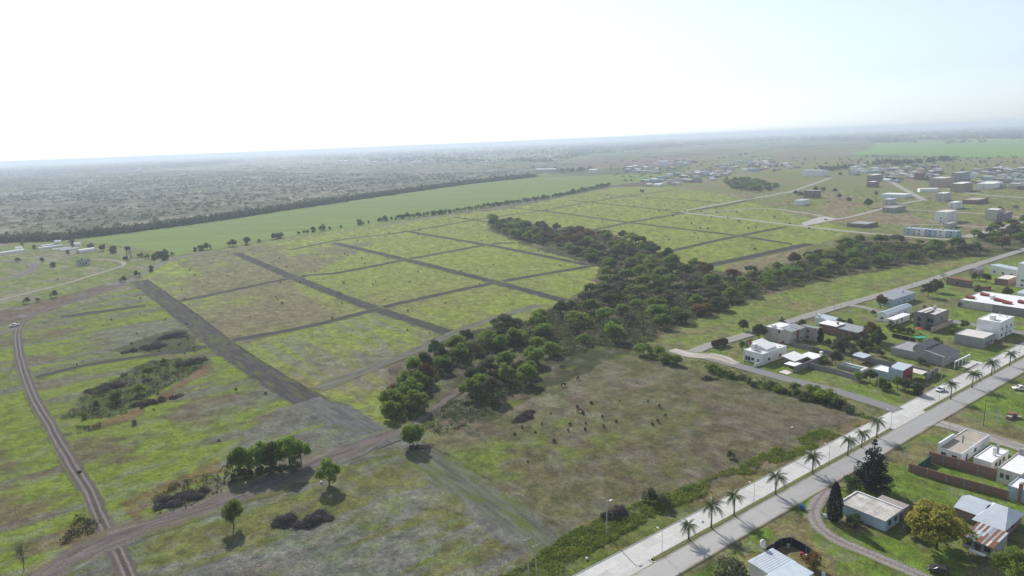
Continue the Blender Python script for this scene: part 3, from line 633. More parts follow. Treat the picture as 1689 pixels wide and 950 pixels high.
for li, (poly, d, (h0, h1)) in enumerate(WOODS):
    for x, y in poisson(PX(poly), d, rw):
        u = TR.random(); q = proj((x, y, 0)); warm = max(0, 1 - math.hypot((q[0] - 950) / 90, (q[1] - 395) / 22)) + max(0, 1 - math.hypot((q[0] - 1045) / 30, (q[1] - 525) / 20)) + max(0, .8 - math.hypot((q[0] - 1655) / 30, (q[1] - 400) / 15))
        k = 'autumn' if u < .03 + .6 * warm else 'bare' if u < .11 + .6 * warm else 'grey' if u < .28 + .6 * warm else 'dark' if u < .50 else 'green'
        hh_ = TR.uniform(h0, h1); size = 'tall' if hh_ > h0 + .62 * (h1 - h0) else 'smaller'
        lb = size + ' ' + {'autumn': 'orange-brown tree', 'bare': 'leafless grey tree', 'grey': 'dull grey-green tree', 'dark': 'dark green tree', 'green': 'bright green tree'}[k] + ' in the ' + LOBE[li]
        tree(0, 0, k, hh_ * (.85 if k == 'bare' else 1), lb, 'tree', 'tree', '%s %s trees, %s' % (size, k, LOBE[li]), TR.uniform(.9, 1.25) if li < 2 else TR.uniform(1.1, 1.8), world=(x, y, 0))
for x, y, h, lb in ((1085,590,4.5,'long low hedge-like bush beside the gravel corner'),(1100,598,4.2,'low green bush at the point of the horse field'),(1115,602,3.5,'small bush at the end of the asphalt street'),(1062,585,5,'round green bush where the wood meets the horse field'),(1173,612,3.2,'grey-green bush on the street verge opposite the houses'),(1185,618,2.5,'low bush on the verge below the asphalt street'),(1340,655,4.2,'tall hedge bush near the boulevard corner'),(1360,662,4.5,'full round bush near the boulevard corner'),(1380,668,3.5,'end bush of the hedge near the boulevard corner'),(1310,645,3,'low bush along the asphalt street verge')):
    tree(0, 0, 'bush_green', h * 1.25, lb, 'bush', 'bush', world=P(x, y), wide=1.3)
for i in range(22):
    t = i / 21; x, y = 1195 + 205 * t, 620 + 54 * t + TR.uniform(-3, 6); k = TR.choice(('bush_dark', 'bush_green', 'bush_grey'))
    tree(x, y, k, TR.uniform(1.6, 3.4), '%s bush in the hedge between horse field and asphalt street' % {'bush_dark': 'dark', 'bush_green': 'bright green', 'bush_grey': 'grey-green'}[k], 'hedge_bush', 'bush', '%s hedge along the asphalt street' % k[5:], 1.3)
# ---- hedgerow between lots and crop field
hl_ = smooth_line([Vector((*p, 0)) for p in PX([(262,425),(330,413),(420,401),(500,385),(640,364),(720,354),(830,338),(920,324),(1005,306)])], 1.0)
i = 0
while i < len(hl_):
    p = hl_[i]; q = proj(p); dense = q[0] > 690 or (620 < q[0])
    h = TR.uniform(4.5, 7.5) if dense else TR.choice((3.5, 4, 6, 7, 8))
    if TR.random() < .12: h *= 1.35
    k = TR.choice(('bush_dark', 'bush_dark', 'bush_green', 'bush_grey'))
    hk = ('tall ' if h > 6 else 'low ') + {'bush_dark': 'dark', 'bush_green': 'green', 'bush_grey': 'grey-green'}[k]
    tree(0, 0, k, h, hk + ' hedgerow bush between the lots and the crop field', 'hedgerow_bush', 'bush', hk + ' bushes of the hedgerow', TR.uniform(.85, 1.15), world=p + Vector((TR.uniform(-1, 1), TR.uniform(-1, 1), 0)))
    i += int(TR.uniform(4.5, 8) if dense else TR.choice((5, 6, 9, 16, 26)))
# ---- farm side trees and bushes on the left
for x, y, k, h in ((150,410,'bush_dark',7),(170,414,'bush_grey',8),(188,417,'bush_dark',8),(232,424,'bush_dark',5),(243,426,'bush_green',5),(255,428,'bush_dark',6),(272,428,'bush_dark',7),(120,405,'bush_grey',8),(250,447,'bush_dark',5.5),(226,456,'bush_dark',5),(204,465,'bush_dark',5),(96,468,'bare',6),(90,490,'bush_dark',5),(45,500,'bush_dark',4.5),(62,497,'bush_grey',3),(88,440,'bush_grey',5),(70,432,'bush_grey',4.5),(30,432,'bush_grey',5),(112,418,'bush_grey',4),(37,406,'bush_green',5),(57,410,'bush_green',5)):
    tree(x, y, k, h, 'bush or small tree scattered round the white farm sheds', 'bush', 'bush', 'bushes round the farm sheds', TR.uniform(.8, 1.1))
# ---- mid and far right trees
for x, y, k, h, lb in ((1312,322,'dark',8,'dark tree beside the unfinished brick house'),(1320,325,'dark',9,'full dark tree hugging the unfinished brick house'),(1345,316,'grey',9,'olive tree behind the unfinished brick house'),(1357,317,'grey',10,'broad olive tree right of the unfinished brick house'),(1377,318,'dark',8,'broad dark tree on the green plot'),(1384,328,'grey',8,'slanting olive tree on the green plot'),(1400,333,'bush_dark',7,'compact dark bush on the green plot'),(1432,343,'grey',12,'tall round olive tree by the street bend'),(1412,318,'bare',7,'leafless tree on the green plot'),(1386,290,'dark',9,'dark round tree by the white warehouse'),(1445,322,'bush_grey',6,'grey bush beside the long white wall'),(1650,348,'bush_grey',6,'wide grey bush behind the grey and mauve house'),(1675,345,'bush_grey',5,'grey scrub tree on the open plot'),(1452,508,'autumn',8,'russet tree beside the pale shed house'),(1530,490,'grey',9,'spreading olive tree on the grassy plot'),(1543,482,'dark',9,'dark-crowned tree on the grassy plot'),(1558,466,'bare',8,'pinkish leafless tree beside the brick ruin'),(1660,492,'dark',7,'wide dark tree behind the red and white house'),(1626,466,'dark',6,'dark tree left of the small brick block'),(1608,462,'bush_dark',5,'dark bush behind the brick ruin'),(1612,480,'bush_green',4,'green bush by the brick garden wall'),(1323,545,'dark',6,'palm-like dark tree at the street bend'),(1226,545,'grey',6,'small olive tree at the pasture edge'),(1252,560,'grey',8,'olive tree by the street beside the duplex'),(1225,575,'bush_green',4,'round bush beside the orange-roofed shrine'),(1437,560,'autumn',9,'half bare ochre tree in the garden behind the low house'),(1447,570,'dark',8,'dark green tree in the garden behind the low house'),(1388,580,'grey',7,'grey-green garden tree behind the block wall'),(1378,600,'dark',6,'dark garden tree by the swimming pool'),(1398,588,'bare',6,'thin leafless garden tree near the pool'),(1420,575,'dark',5,'dark bush in the messy garden'),(1408,565,'bush_dark',5,'dark garden shrub in front of the low house'),(1385,540,'bush_dark',5,'dark bush on the plot behind the low house'),(1400,537,'bush_dark',4,'second dark bush on the plot behind the low house'),(1480,640,'green',5,'bright tree in front of the light blue house'),(1453,640,'bush_green',4.5,'round bush in front of the light blue house'),(1435,630,'dark',6,'dark tree at the corner of the light blue house'),(1414,627,'bush_green',4,'green bush below the pool wall'),(1463,645,'bush_dark',3.5,'dark hedge bush before the light blue house'),(1498,645,'bush_grey',5,'grey-leaved bush near the driveway'),(1510,650,'bush_dark',5,'dark bush on the boulevard corner verge'),(1516,562,'bush_green',4,'round green bush under the green parasol'),(1485,548,'bush_dark',4,'dark clipped hedge beside the red umbrella'),(1500,552,'bush_dark',4,'dark clipped hedge below the modern house'),(1470,545,'bush_dark',4.5,'dark hedge end by the white flat roof'),(1584,506,'bush_dark',3,'bush against the red and white house'),(1608,508,'bush_dark',3.5,'larger bush against the red and white house'),(1340,935,'bush_autumn',4,'brown withered bush in the cluttered yard'),(1500,880,'bush_dark',4,'dark bush beside the white shed door')):
    tree(0, 0, k, h, lb, 'bush' if k.startswith('bush') else 'tree', 'bush' if k.startswith('bush') else 'tree', world=P(x, y), wide=.95)
for i in range(26):
    x, y = TR.uniform(1362, 1452), TR.uniform(566, 596)
    if y > 578 + (x - 1362) * .28 or (x > 1400 and y > 590): continue
    tree(x, y, TR.choice(('bush_dark', 'bush_grey', 'dark', 'bush_green')), TR.uniform(2.5, 5), 'garden bush in the overgrown yards behind the block walls', 'bush', 'bush', 'overgrown garden bushes')
for i, (x, y) in enumerate(((392,790),(408,788),(430,786),(448,782),(468,782),(486,776))): tree(x, y, 'bush_dark', 3.6, 'dark understory bush below the tree clump', 'bush', 'bush', 'understory of the tree clump')
for i, (x, y) in enumerate(((1330,600),(1345,588),(1358,598),(1366,612),(1500,590),(1470,600),(1520,600),(1456,612),(1430,552),(1320,572),(1440,520),(1495,515),(1525,510),(1570,550),(1590,540),(1545,570),(1390,552),(1480,520),(1640,500),(1665,508))):
    k = TR.choice(('bush_dark', 'bush_green', 'bush_grey', 'grey')); tree(x, y, k, TR.uniform(2.2, 4.5), 'garden shrub between the houses above the boulevard', 'bush', 'bush', 'garden shrubs between the houses')
# ---- dark shrubs dotted on the lots
for si, (poly, n, hh) in enumerate((([(260,470),(330,425),(560,385),(830,350),(960,440),(740,540),(560,640),(400,560)], 85, (.8, 1.7)), ([(880,345),(1010,320),(1200,340),(1390,382),(1200,430),(1010,375)], 60, (1.2, 2.2)), ([(850,700),(960,660),(1100,660),(1120,690),(960,730),(820,780)], 22, (.7, 1.5)), ([(60,640),(220,480),(380,580),(500,680),(380,760),(150,860)], 22, (.7, 1.4)))):
    SL = ('mown lots left of the creek wood', 'mown lots right of the creek wood', 'horse field', 'left meadow')[si]
    for x, y in poisson(PX(poly), 5, rw, 400)[:n]:
        sk = TR.choice(('bush_dark', 'bush_grey', 'bush_dark')); sn = 'dark green' if sk == 'bush_dark' else 'grey-green'
        tree(0, 0, sk, TR.uniform(*hh), 'small %s shrub dotted on the %s' % (sn, SL), 'shrub', 'shrub', '%s shrubs on the %s' % (sn, SL), TR.uniform(.8, 1.2), world=(x, y, 0))
# ---- stuff: scrub plain, forest edge, far woods, creek undergrowth, verge weeds, grass tufts
def scatter_bushes(name, label, pts, sizes, m, per, seed, leaf=.5, hs=.8, low=0):
    rng = np.random.default_rng(seed); V, F_ = [], []; n = len(pts); k = per
    d = rng.normal(0, 1, (n, k, 3)); d[..., 2] = np.abs(d[..., 2]); d /= np.linalg.norm(d, axis=2)[..., None]
    c = np.concatenate([pts, np.zeros((n, 1)) - .1], 1)[:, None] + d * sizes[:, None, None] * (.6 + .4 * rng.random((n, k, 1))) * np.array((1, 1, hs))
    v, f = leaf_quads(c.reshape(-1, 3), d.reshape(-1, 3), np.repeat(sizes * leaf, k), rng)
    return tag(link(name, fast_mesh(name, v, f, m)), label, 'vegetation', kind='stuff')
def rnd_in(poly, n, seed, dens=None):
    pl = PX(poly); rng = np.random.default_rng(seed); out = np.zeros((0, 2)); xs = [p[0] for p in pl]; ys = [p[1] for p in pl]
    while len(out) < n:
        q = np.stack([rng.uniform(min(xs), max(xs), 20000), rng.uniform(min(ys), max(ys), 20000)], 1); q = q[inpoly(q[:, 0], q[:, 1], pl)]
        if dens is not None: q = q[rng.random(len(q)) < dens(q[:, 0], q[:, 1])]
        out = np.concatenate([out, q])
    return out[:n]
rg = np.random.default_rng(3)
SCR = mat('scrub_leaf', (.095, .125, .058), .9, scale=.03, col2=(.075, .10, .05), transl=.25)
q = rnd_in([(-300,300),(0,285),(300,281),(420,283),(560,287),(720,286),(900,283),(870,288),(700,304),(520,332),(330,360),(100,385),(0,394),(-300,425)], 20000, 1, lambda x, y: .08 + sstep(.36, .60, fbm(x / 70, y / 70, 66, 3)))
scatter_bushes('scrub', 'grey-green scrub covering the plain beyond the crop field', q, rg.uniform(1.8, 5.2, len(q)), SCR, 12, 5, .75)
fe = smooth_line([Vector((*p, 0)) for p in PX([(-250,434),(0,400),(120,393),(330,367),(480,344.5),(600,327),(770,303.5),(880,292)])], 2.2)
fe = np.array([(p.x, p.y) for p in fe]); fe = np.repeat(fe, 3, 0) + rg.normal(0, 5, (len(fe) * 3, 2))
FED = mat('forest_edge_leaf', (.055, .08, .032), .9, scale=.06, col2=(.08, .10, .04), transl=.3)
scatter_bushes('forest_edge', 'dark belt of trees along the far side of the crop field', fe, rg.uniform(4.5, 9, len(fe)), FED, 22, 6, .5, 1.25)
N_ = 90000; r_ = np.exp(rg.uniform(math.log(1300), math.log(14000), N_)); a_ = np.radians(90 + rg.uniform(-42, 42, N_)); fx, fy = r_ * np.cos(a_), r_ * np.sin(a_)
zc_ = fy * cp + CAMH * sp; yc_ = fy * sp - CAMH * cp; A_, B_ = FPX * fx / zc_, FPX * yc_ / zc_; qx, qy = A_ * cr + B_ * sr + PW / 2, PH / 2 - (B_ * cr - A_ * sr)
ok = inpoly(qx, qy, [(-300,302),(-300,270),(1900,185),(1900,222),(1500,236),(1300,232),(1150,240),(960,256),(930,266),(700,268),(480,262),(400,268),(300,277),(0,292)]) & (rg.random(N_) < sstep(.40, .58, fbm(fx / 380, fy / 380, 68, 4)) * np.where(qx < 700, .9, .45) * np.where((qx > 370) & (qx < 940) & (qy > 250.5 - (qx - 650) * .03), .25, 1) + .02)
q = np.stack([fx[ok], fy[ok]], 1)[:24000]
scatter_bushes('far_woods', 'distant woods and hedges fading towards the horizon', q, rg.uniform(6, 12, len(q)) * np.clip(np.hypot(q[:, 0], q[:, 1]) / 3500, .6, 2.0), FED, 7, 7, 1.1, .9)
WB = []
for x0, x1, y0, y1, n, hh in ((1470,1575,272,264,46,8),(1350,1470,283,268,40,7),(925,975,284,281,14,8),(720,800,268,266,40,10),(850,910,265,267,30,10),(1115,1190,236,234,30,10),(1560,1625,236,234,20,8),(1180,1300,262,244,40,4),(500,720,262,255,60,8)):
    for i in range(n): t = TR.random(); p_ = P(x0 + (x1 - x0) * t, y0 + (y1 - y0) * t + TR.uniform(-1.2, 1.2)); WB.append((p_.x, p_.y, hh * TR.uniform(.7, 1.2)))
WB = np.array(WB); scatter_bushes('windbreak', 'dark windbreak trees in rows on the plain', WB[:, :2], WB[:, 2], mat('windbreak_leaf', (.04, .06, .028), .9, scale=.05, col2=(.06, .075, .03), transl=.25), 40, 8, .55, 1.6)
TT = [P(TR.uniform(1000, 1720), TR.uniform(258, 300)) for _ in range(420)]; TT = np.array([(p.x, p.y) for p in TT if not (1200 < proj(p)[0] < 1400 and proj(p)[1] > 283)] + [tuple(P(TR.uniform(380, 930), 0 * 1 + 268 - .0403 * 650 + TR.uniform(22, 36))[:2]) for _ in range(160)])
scatter_bushes('town_trees', 'dark trees crowding between the distant houses', TT, rg.uniform(2.5, 5.5, len(TT)), mat('town_tree_leaf', (.07, .095, .04), .9, scale=.05, col2=(.05, .07, .03), transl=.3), 40, 9, .5, 1.3)
UND = mat('undergrowth_leaf', (.115, .16, .040), .9, scale=.12, col2=(.105, .10, .055), transl=.3)
for i, (poly, d, hh) in enumerate(WOODS[:4]):
    q = rnd_in(poly, (700, 500, 4200, 1700)[i], 30 + i); scatter_bushes('undergrowth', 'tangled undergrowth below the creek trees', q, rg.uniform(.9, 2.5, len(q)), UND, 15, 40 + i, .5, .9)
q = rnd_in([(680,700),(740,660),(790,660),(830,655),(860,640),(800,690),(720,720)], 260, 51); scatter_bushes('undergrowth', 'brush and weeds on the creek bank', q, rg.uniform(.4, 1.3, len(q)), UND, 14, 52, .5, .8)
WEED2 = mat('verge_weed', (.12, .185, .032), .8, scale=.22, col2=(.26, .29, .045), transl=.4)
vden = lambda x, y: sstep(.42, .60, fbm(x / 7, y / 7, 141, 3))
q = np.concatenate([rnd_in([(800,960),(870,930),(935,880),(1000,850),(1100,812),(1120,830),(1010,890),(940,930),(900,965),(800,990)], 2200, 61, lambda x, y: .25 + .75 * vden(x, y)), rnd_in([(1100,815),(1210,770),(1330,715),(1420,680),(1440,690),(1340,740),(1220,790),(1120,835)], 1200, 62, vden), rnd_in([(1140,590),(1230,615),(1330,645),(1400,672),(1330,662),(1200,628)], 260, 63)])
scatter_bushes('verge_weeds', 'rank green weeds on the verge beside the boulevard', q, rg.uniform(.3, 1.0, len(q)), WEED2, 22, 64, .42, .85)
q = np.concatenate([rnd_in([(105,690),(150,640),(250,595),(345,588),(345,600),(250,655),(190,690)], 420, 71), rnd_in([(200,700),(110,720),(130,700)], 20, 72), rnd_in([(250,810),(370,770),(395,790),(330,830),(260,850)], 120, 73), rnd_in([(130,850),(165,860),(150,880),(100,900)], 50, 74)])
scatter_bushes('thicket', 'low green and brown thicket in the left meadow', q, rg.uniform(.4, 1.5, len(q)), mat('thicket_leaf', (.06, .09, .03), .9, scale=.14, col2=(.095, .065, .045), transl=.3), 22, 75, .4, .9)
# grass tufts, coloured like the ground they grow in
def tufts(n, rmax, seed, s0, s1):
    rng = np.random.default_rng(seed); a = np.radians(90 + rng.uniform(-42, 42, n)); r = np.sqrt(rng.uniform(110 ** 2, rmax ** 2, n)); x, y = r * np.cos(a), r * np.sin(a)
    nn = -x * UY + y * UX
    ok = ((nn > NK + .8) | (nn < NR - 1.2)) & (fbm(x / 2, y / 2, 151, 3) > .42)
    for o in bpy.data.objects:
        if o.get('kind') == 'structure' and o.name.split('.')[0] in ('dirt_track', 'ploughed_strip', 'side_street', 'dirt_road') and o.type == 'MESH':
            me = o.data; co = np.empty(len(me.vertices) * 3, np.float32); me.vertices.foreach_get('co', co); co = co.reshape(-1, 3)
            cell = set(map(tuple, np.floor(co[:, :2] / 2.0).astype(int))); key = np.floor(np.stack([x, y], 1) / 2.0).astype(int)
            cs = np.array([k[0] * 100003 + k[1] for k in cell]); ok &= ~np.isin(key[:, 0] * 100003 + key[:, 1], cs)
    x, y, r = x[ok], y[ok], r[ok]; n = len(x); cc = cover(x, y) * rng.uniform(.75, 1.35, (n, 1))
    sz = rng.uniform(s0, s1, n) * (.6 + .8 * fbm(x / 11, y / 11, 160, 2)); V = []; C3 = []
    for k in range(3):
        t = rng.uniform(0, 6.28, n); w_ = sz * rng.uniform(.25, .5, n); lean = rng.uniform(-.5, .5, (n, 2)) * sz[:, None]
        dx, dy = np.cos(t) * w_, np.sin(t) * w_
        b0 = np.stack([x - dx, y - dy, np.full(n, -.3)], 1); b1 = np.stack([x + dx, y + dy, np.full(n, -.3)], 1); tp = np.stack([x + lean[:, 0], y + lean[:, 1], sz * .75 - .2], 1)
        V.append(np.stack([b0, b1, tp], 1)); C3.append(np.repeat(cc[:, None], 3, 1))
    V = np.concatenate(V).reshape(-1, 3); C3 = np.concatenate(C3).reshape(-1, 3)
    return fast_mesh('grass_tufts', V, np.arange(len(V)).reshape(-1, 3), mat('grass_blade', (1.1, 1.1, 1.0), .9, scale=1, col2=(.85, .9, .9), attr='cover', transl=.3, spec=.05), C3)
tag(link('grass_tufts', tufts(300000, 380, 5, .10, .30)), 'tufts of rough grass over the nearer meadows', 'grass', kind='stuff')
# ------------------------------------------------------------------ buildings
W_ = {k: mat('wall_' + k, c, .85, var=.10, scale=.6, dirt=d, bump=.06) for k, c, d in (('white', (.80, .80, .79), .16), ('cream', (.55, .52, .47), .3), ('grey', (.34, .34, .34), .35), ('dkgrey', (.17, .17, .18), .25), ('block', (.27, .265, .26), .45),
      ('blue', (.42, .53, .60), .2), ('taupe', (.24, .215, .20), .2), ('mauve', (.27, .23, .26), .3), ('tan', (.40, .32, .21), .3), ('red', (.24, .055, .05), .2), ('pink', (.45, .36, .32), .3))}
def brickmat(name, c1, c2):
    m = mat(name, c1, .95, scale=1.2, col2=c2, bump=.2); n, l = m.node_tree.nodes, m.node_tree.links; b = n['Principled BSDF']
    tc = n.new('ShaderNodeTexCoord'); mp = n.new('ShaderNodeMapping'); mp.inputs['Rotation'].default_value = (rad(90), 0, 0)
    br = n.new('ShaderNodeTexBrick'); br.inputs['Scale'].default_value = 1.0; br.inputs['Brick Width'].default_value = .36; br.inputs['Row Height'].default_value = .2; br.inputs['Mortar Size'].default_value = .02
    br.inputs['Mortar'].default_value = (.30, .27, .25, 1)
    src = b.inputs['Base Color'].links[0].from_socket; l.new(src, br.inputs['Color1']); br.inputs['Color2'].default_value = (*[x * .75 for x in c1], 1)
    cx = n.new('ShaderNodeCombineXYZ'); sx = n.new('ShaderNodeSeparateXYZ'); ad = n.new('ShaderNodeMath'); l.new(tc.outputs['Object'], sx.inputs[0]); l.new(sx.outputs[0], ad.inputs[0]); l.new(sx.outputs[1], ad.inputs[1]); l.new(ad.outputs[0], cx.inputs[0]); l.new(sx.outputs[2], cx.inputs[1])
    l.new(cx.outputs[0], br.inputs['Vector']); l.new(br.outputs[0], b.inputs['Base Color']); return m
W_['brick'] = brickmat('brick_red', (.29, .115, .075), (.20, .085, .06)); W_['brickd'] = brickmat('brick_dull', (.24, .15, .115), (.17, .10, .08))
R_ = {k: mat('roof_' + k, c, ro, scale=sc, col2=c2, dirt=d, metal=me_, bump=.05) for k, c, c2, ro, sc, d, me_ in (('white', (.78, .78, .77), (.70, .70, .70), .8, .5, .12, 0), ('tan', (.42, .37, .31), (.33, .29, .24), .9, .4, .25, 0), ('dirtywhite', (.58, .55, .51), (.36, .33, .30), .9, .35, .45, 0),
      ('metal', (.55, .60, .64), (.48, .53, .58), .45, .4, .15, .25), ('dark', (.085, .09, .105), (.06, .065, .075), .6, .5, .1, .1), ('greymetal', (.36, .38, .40), (.28, .30, .32), .5, .4, .3, .2), ('green', (.22, .31, .24), (.17, .24, .19), .8, .5, .2, 0), ('rust', (.24, .10, .055), (.15, .075, .05), .9, 1.2, .2, 0), ('red', (.30, .06, .05), (.2, .05, .045), .85, 1, .1, 0), ('grey', (.33, .33, .33), (.26, .26, .26), .9, .5, .3, 0), ('pale', (.66, .62, .58), (.55, .51, .47), .9, .6, .2, 0))}
GLASS = mat('window_glass', (.035, .045, .055), .12, spec=.6); FRAME = mat('window_frame', (.12, .12, .125), .6); FRAMEW = mat('window_frame_white', (.6, .6, .6), .6); DOOR = mat('door_paint', (.10, .075, .06), .6); TANK = mat('tank_plastic', (.62, .62, .60), .6, var=.1); TANKD = mat('tank_dark', (.06, .065, .075), .6)
WM = {}
def win_mesh(w_, h_, fm):
    k = (round(w_, 2), round(h_, 2), fm.name)
    if k not in WM:
        b = MB(); t = .07                                  # frame in local x (across) / z (up), y towards outside is negative
        for a in ((-w_ / 2, -w_ / 2 + t, 0, h_), (w_ / 2 - t, w_ / 2, 0, h_), (-w_ / 2 + t, w_ / 2 - t, 0, t), (-w_ / 2 + t, w_ / 2 - t, h_ - t, h_), (-.03, .03, t, h_ - t)): b.box(a[0], a[1], -.06, .03, a[2], a[3])
        g = MB().box(-w_ / 2 + t, w_ / 2 - t, -.02, .02, t, h_ - t); WM[k] = (b.mesh('window', fm), g.mesh('pane', GLASS))
    return WM[k]
def add_window(root, x, y, z, rz, w_=1.3, h_=1.1, fm=None, name='window'):
    f, g = win_mesh(w_, h_, fm or FRAME); o = link(name, f, root, (x, y, z), rz); link('pane', g, o); return o
DM = {}
def add_door(root, x, y, rz, w_=.95, h_=2.05, m=None, name='door', z=0):
    k = (w_, h_, (m or DOOR).name)
    if k not in DM: DM[k] = MB().box(-w_ / 2, w_ / 2, -.05, .03, 0, h_).mesh(name, m or DOOR)
    return link(name, DM[k], root, (x, y, z), rz)
def tank_mesh(): return MB().lathe([(.5, 0), (.56, .1), (.56, .8), (.5, 1.0), (.2, 1.15), (.18, 1.22)], 12).mesh('water_tank', TANK, True)
TM = tank_mesh(); TMD = TM.copy(); TMD.materials.clear(); TMD.materials.append(TANKD)
def add_tank(root, x, y, z, dark=False, s=1.0):
    st = link('tank_stand', MB().box(-.5, .5, -.5, .5, -.9, 0).mesh('tank_stand', W_['grey']), root, (x, y, z + .9)); t = link('water_tank', TMD if dark else TM, st); t.scale = (s,) * 3; return st
def shell(x0, x1, y0, y1, z0, zs, t=.18):
    """ring of walls, zs = top heights at corners (x0y0, x1y0, x1y1, x0y1)"""
    b = MB(); o = [(x0, y0), (x1, y0), (x1, y1), (x0, y1)]; i_ = [(x0 + t, y0 + t), (x1 - t, y0 + t), (x1 - t, y1 - t), (x0 + t, y1 - t)]
    b.v = [(x, y, z0) for x, y in o] + [(x, y, z) for (x, y), z in zip(o, zs)] + [(x, y, z) for (x, y), z in zip(i_, zs)] + [(x, y, z0) for x, y in i_]
    for a in range(4):
        c = (a + 1) % 4; b.f += [(a, c, 4 + c, 4 + a), (4 + a, 4 + c, 8 + c, 8 + a), (8 + a, 8 + c, 12 + c, 12 + a)]
    return b
def slab4(x0, x1, y0, y1, zs, t=.12):
    o = [(x0, y0), (x1, y0), (x1, y1), (x0, y1)]
    return MB().add([(x, y, z - t) for (x, y), z in zip(o, zs)] + [(x, y, z) for (x, y), z in zip(o, zs)], [(3, 2, 1, 0), (4, 5, 6, 7), (0, 1, 5, 4), (1, 2, 6, 5), (2, 3, 7, 6), (3, 0, 4, 7)])
def block(root, x0, x1, y0, y1, h, wall, roof, rtype='flat', rise=1.2, z0=-.4, wn='wall', over=.3):
    wm, rm = W_[wall], R_[roof]
    if rtype == 'flat':
        part(wn, shell(x0, x1, y0, y1, z0, [h] * 4), wm, root); part('roof', slab4(x0 + .18, x1 - .18, y0 + .18, y1 - .18, [h - .22] * 4), rm, root)
    elif rtype == 'slab':
        part(wn, shell(x0, x1, y0, y1, z0, [h] * 4), wm, root); part('roof', slab4(x0 - over, x1 + over, y0 - over, y1 + over, [h + .14] * 4, .14), rm, root)
    elif rtype in ('mono_u', 'mono_v', 'mono_-u', 'mono_-v'):
        zs = {'mono_u': (0, 1, 1, 0), 'mono_-u': (1, 0, 0, 1), 'mono_v': (0, 0, 1, 1), 'mono_-v': (1, 1, 0, 0)}[rtype]
        zz = [h + rise * k for k in zs]; part(wn, shell(x0, x1, y0, y1, z0, zz), wm, root)
        ex = over / max(.1, (x1 - x0) if 'u' in rtype else (y1 - y0)) * rise; sg = [k * 2 - 1 for k in zs]
        part('roof', slab4(x0 - over, x1 + over, y0 - over, y1 + over, [z + .13 + s_ * ex for z, s_ in zip(zz, sg)]), rm, root)
    else:                                                  # gable_u / gable_v: ridge along u or v
        part(wn, shell(x0, x1, y0, y1, z0, [h] * 4), wm, root); b = MB(); o = over
        if rtype == 'gable_u':
            ym = (y0 + y1) / 2; dr = rise * o / (ym - y0)
            r = part('roof', MB().add([(x0 - o, y0 - o, h - dr), (x1 + o, y0 - o, h - dr), (x1 + o, ym, h + rise), (x0 - o, ym, h + rise), (x0 - o, y1 + o, h - dr), (x1 + o, y1 + o, h - dr)] + [(x0 - o, y0 - o, h - dr + .12), (x1 + o, y0 - o, h - dr + .12), (x1 + o, ym, h + rise + .12), (x0 - o, ym, h + rise + .12), (x0 - o, y1 + o, h - dr + .12), (x1 + o, y1 + o, h - dr + .12)],
                 [(6, 7, 8, 9), (9, 8, 11, 10), (3, 2, 1, 0), (4, 5, 2, 3), (0, 1, 7, 6), (5, 4, 10, 11), (0, 6, 9, 3), (3, 9, 10, 4), (1, 2, 8, 7), (2, 5, 11, 8)]), rm, root)
            part('gable', b.add([(x0, y0, h), (x0, y1, h), (x0, ym, h + rise), (x1, y0, h), (x1, y1, h), (x1, ym, h + rise)], [(0, 2, 1), (3, 4, 5)]), wm, root)
        else:
            xm = (x0 + x1) / 2; dr = rise * o / (xm - x0)
            r = part('roof', MB().add([(x0 - o, y0 - o, h - dr), (xm, y0 - o, h + rise), (x1 + o, y0 - o, h - dr), (x1 + o, y1 + o, h - dr), (xm, y1 + o, h + rise), (x0 - o, y1 + o, h - dr)] + [(x0 - o, y0 - o, h - dr + .12), (xm, y0 - o, h + rise + .12), (x1 + o, y0 - o, h - dr + .12), (x1 + o, y1 + o, h - dr + .12), (xm, y1 + o, h + rise + .12), (x0 - o, y1 + o, h - dr + .12)],
                 [(6, 7, 10, 11), (7, 8, 9, 10), (5, 4, 1, 0), (4, 3, 2, 1), (0, 1, 7, 6), (1, 2, 8, 7), (3, 4, 10, 9), (4, 5, 11, 10), (2, 3, 9, 8), (5, 0, 6, 11)]), rm, root)
            part('gable', b.add([(x0, y0, h), (x1, y0, h), (xm, y0, h + rise), (x0, y1, h), (x1, y1, h), (xm, y1, h + rise)], [(0, 1, 2), (4, 3, 5)]), wm, root)
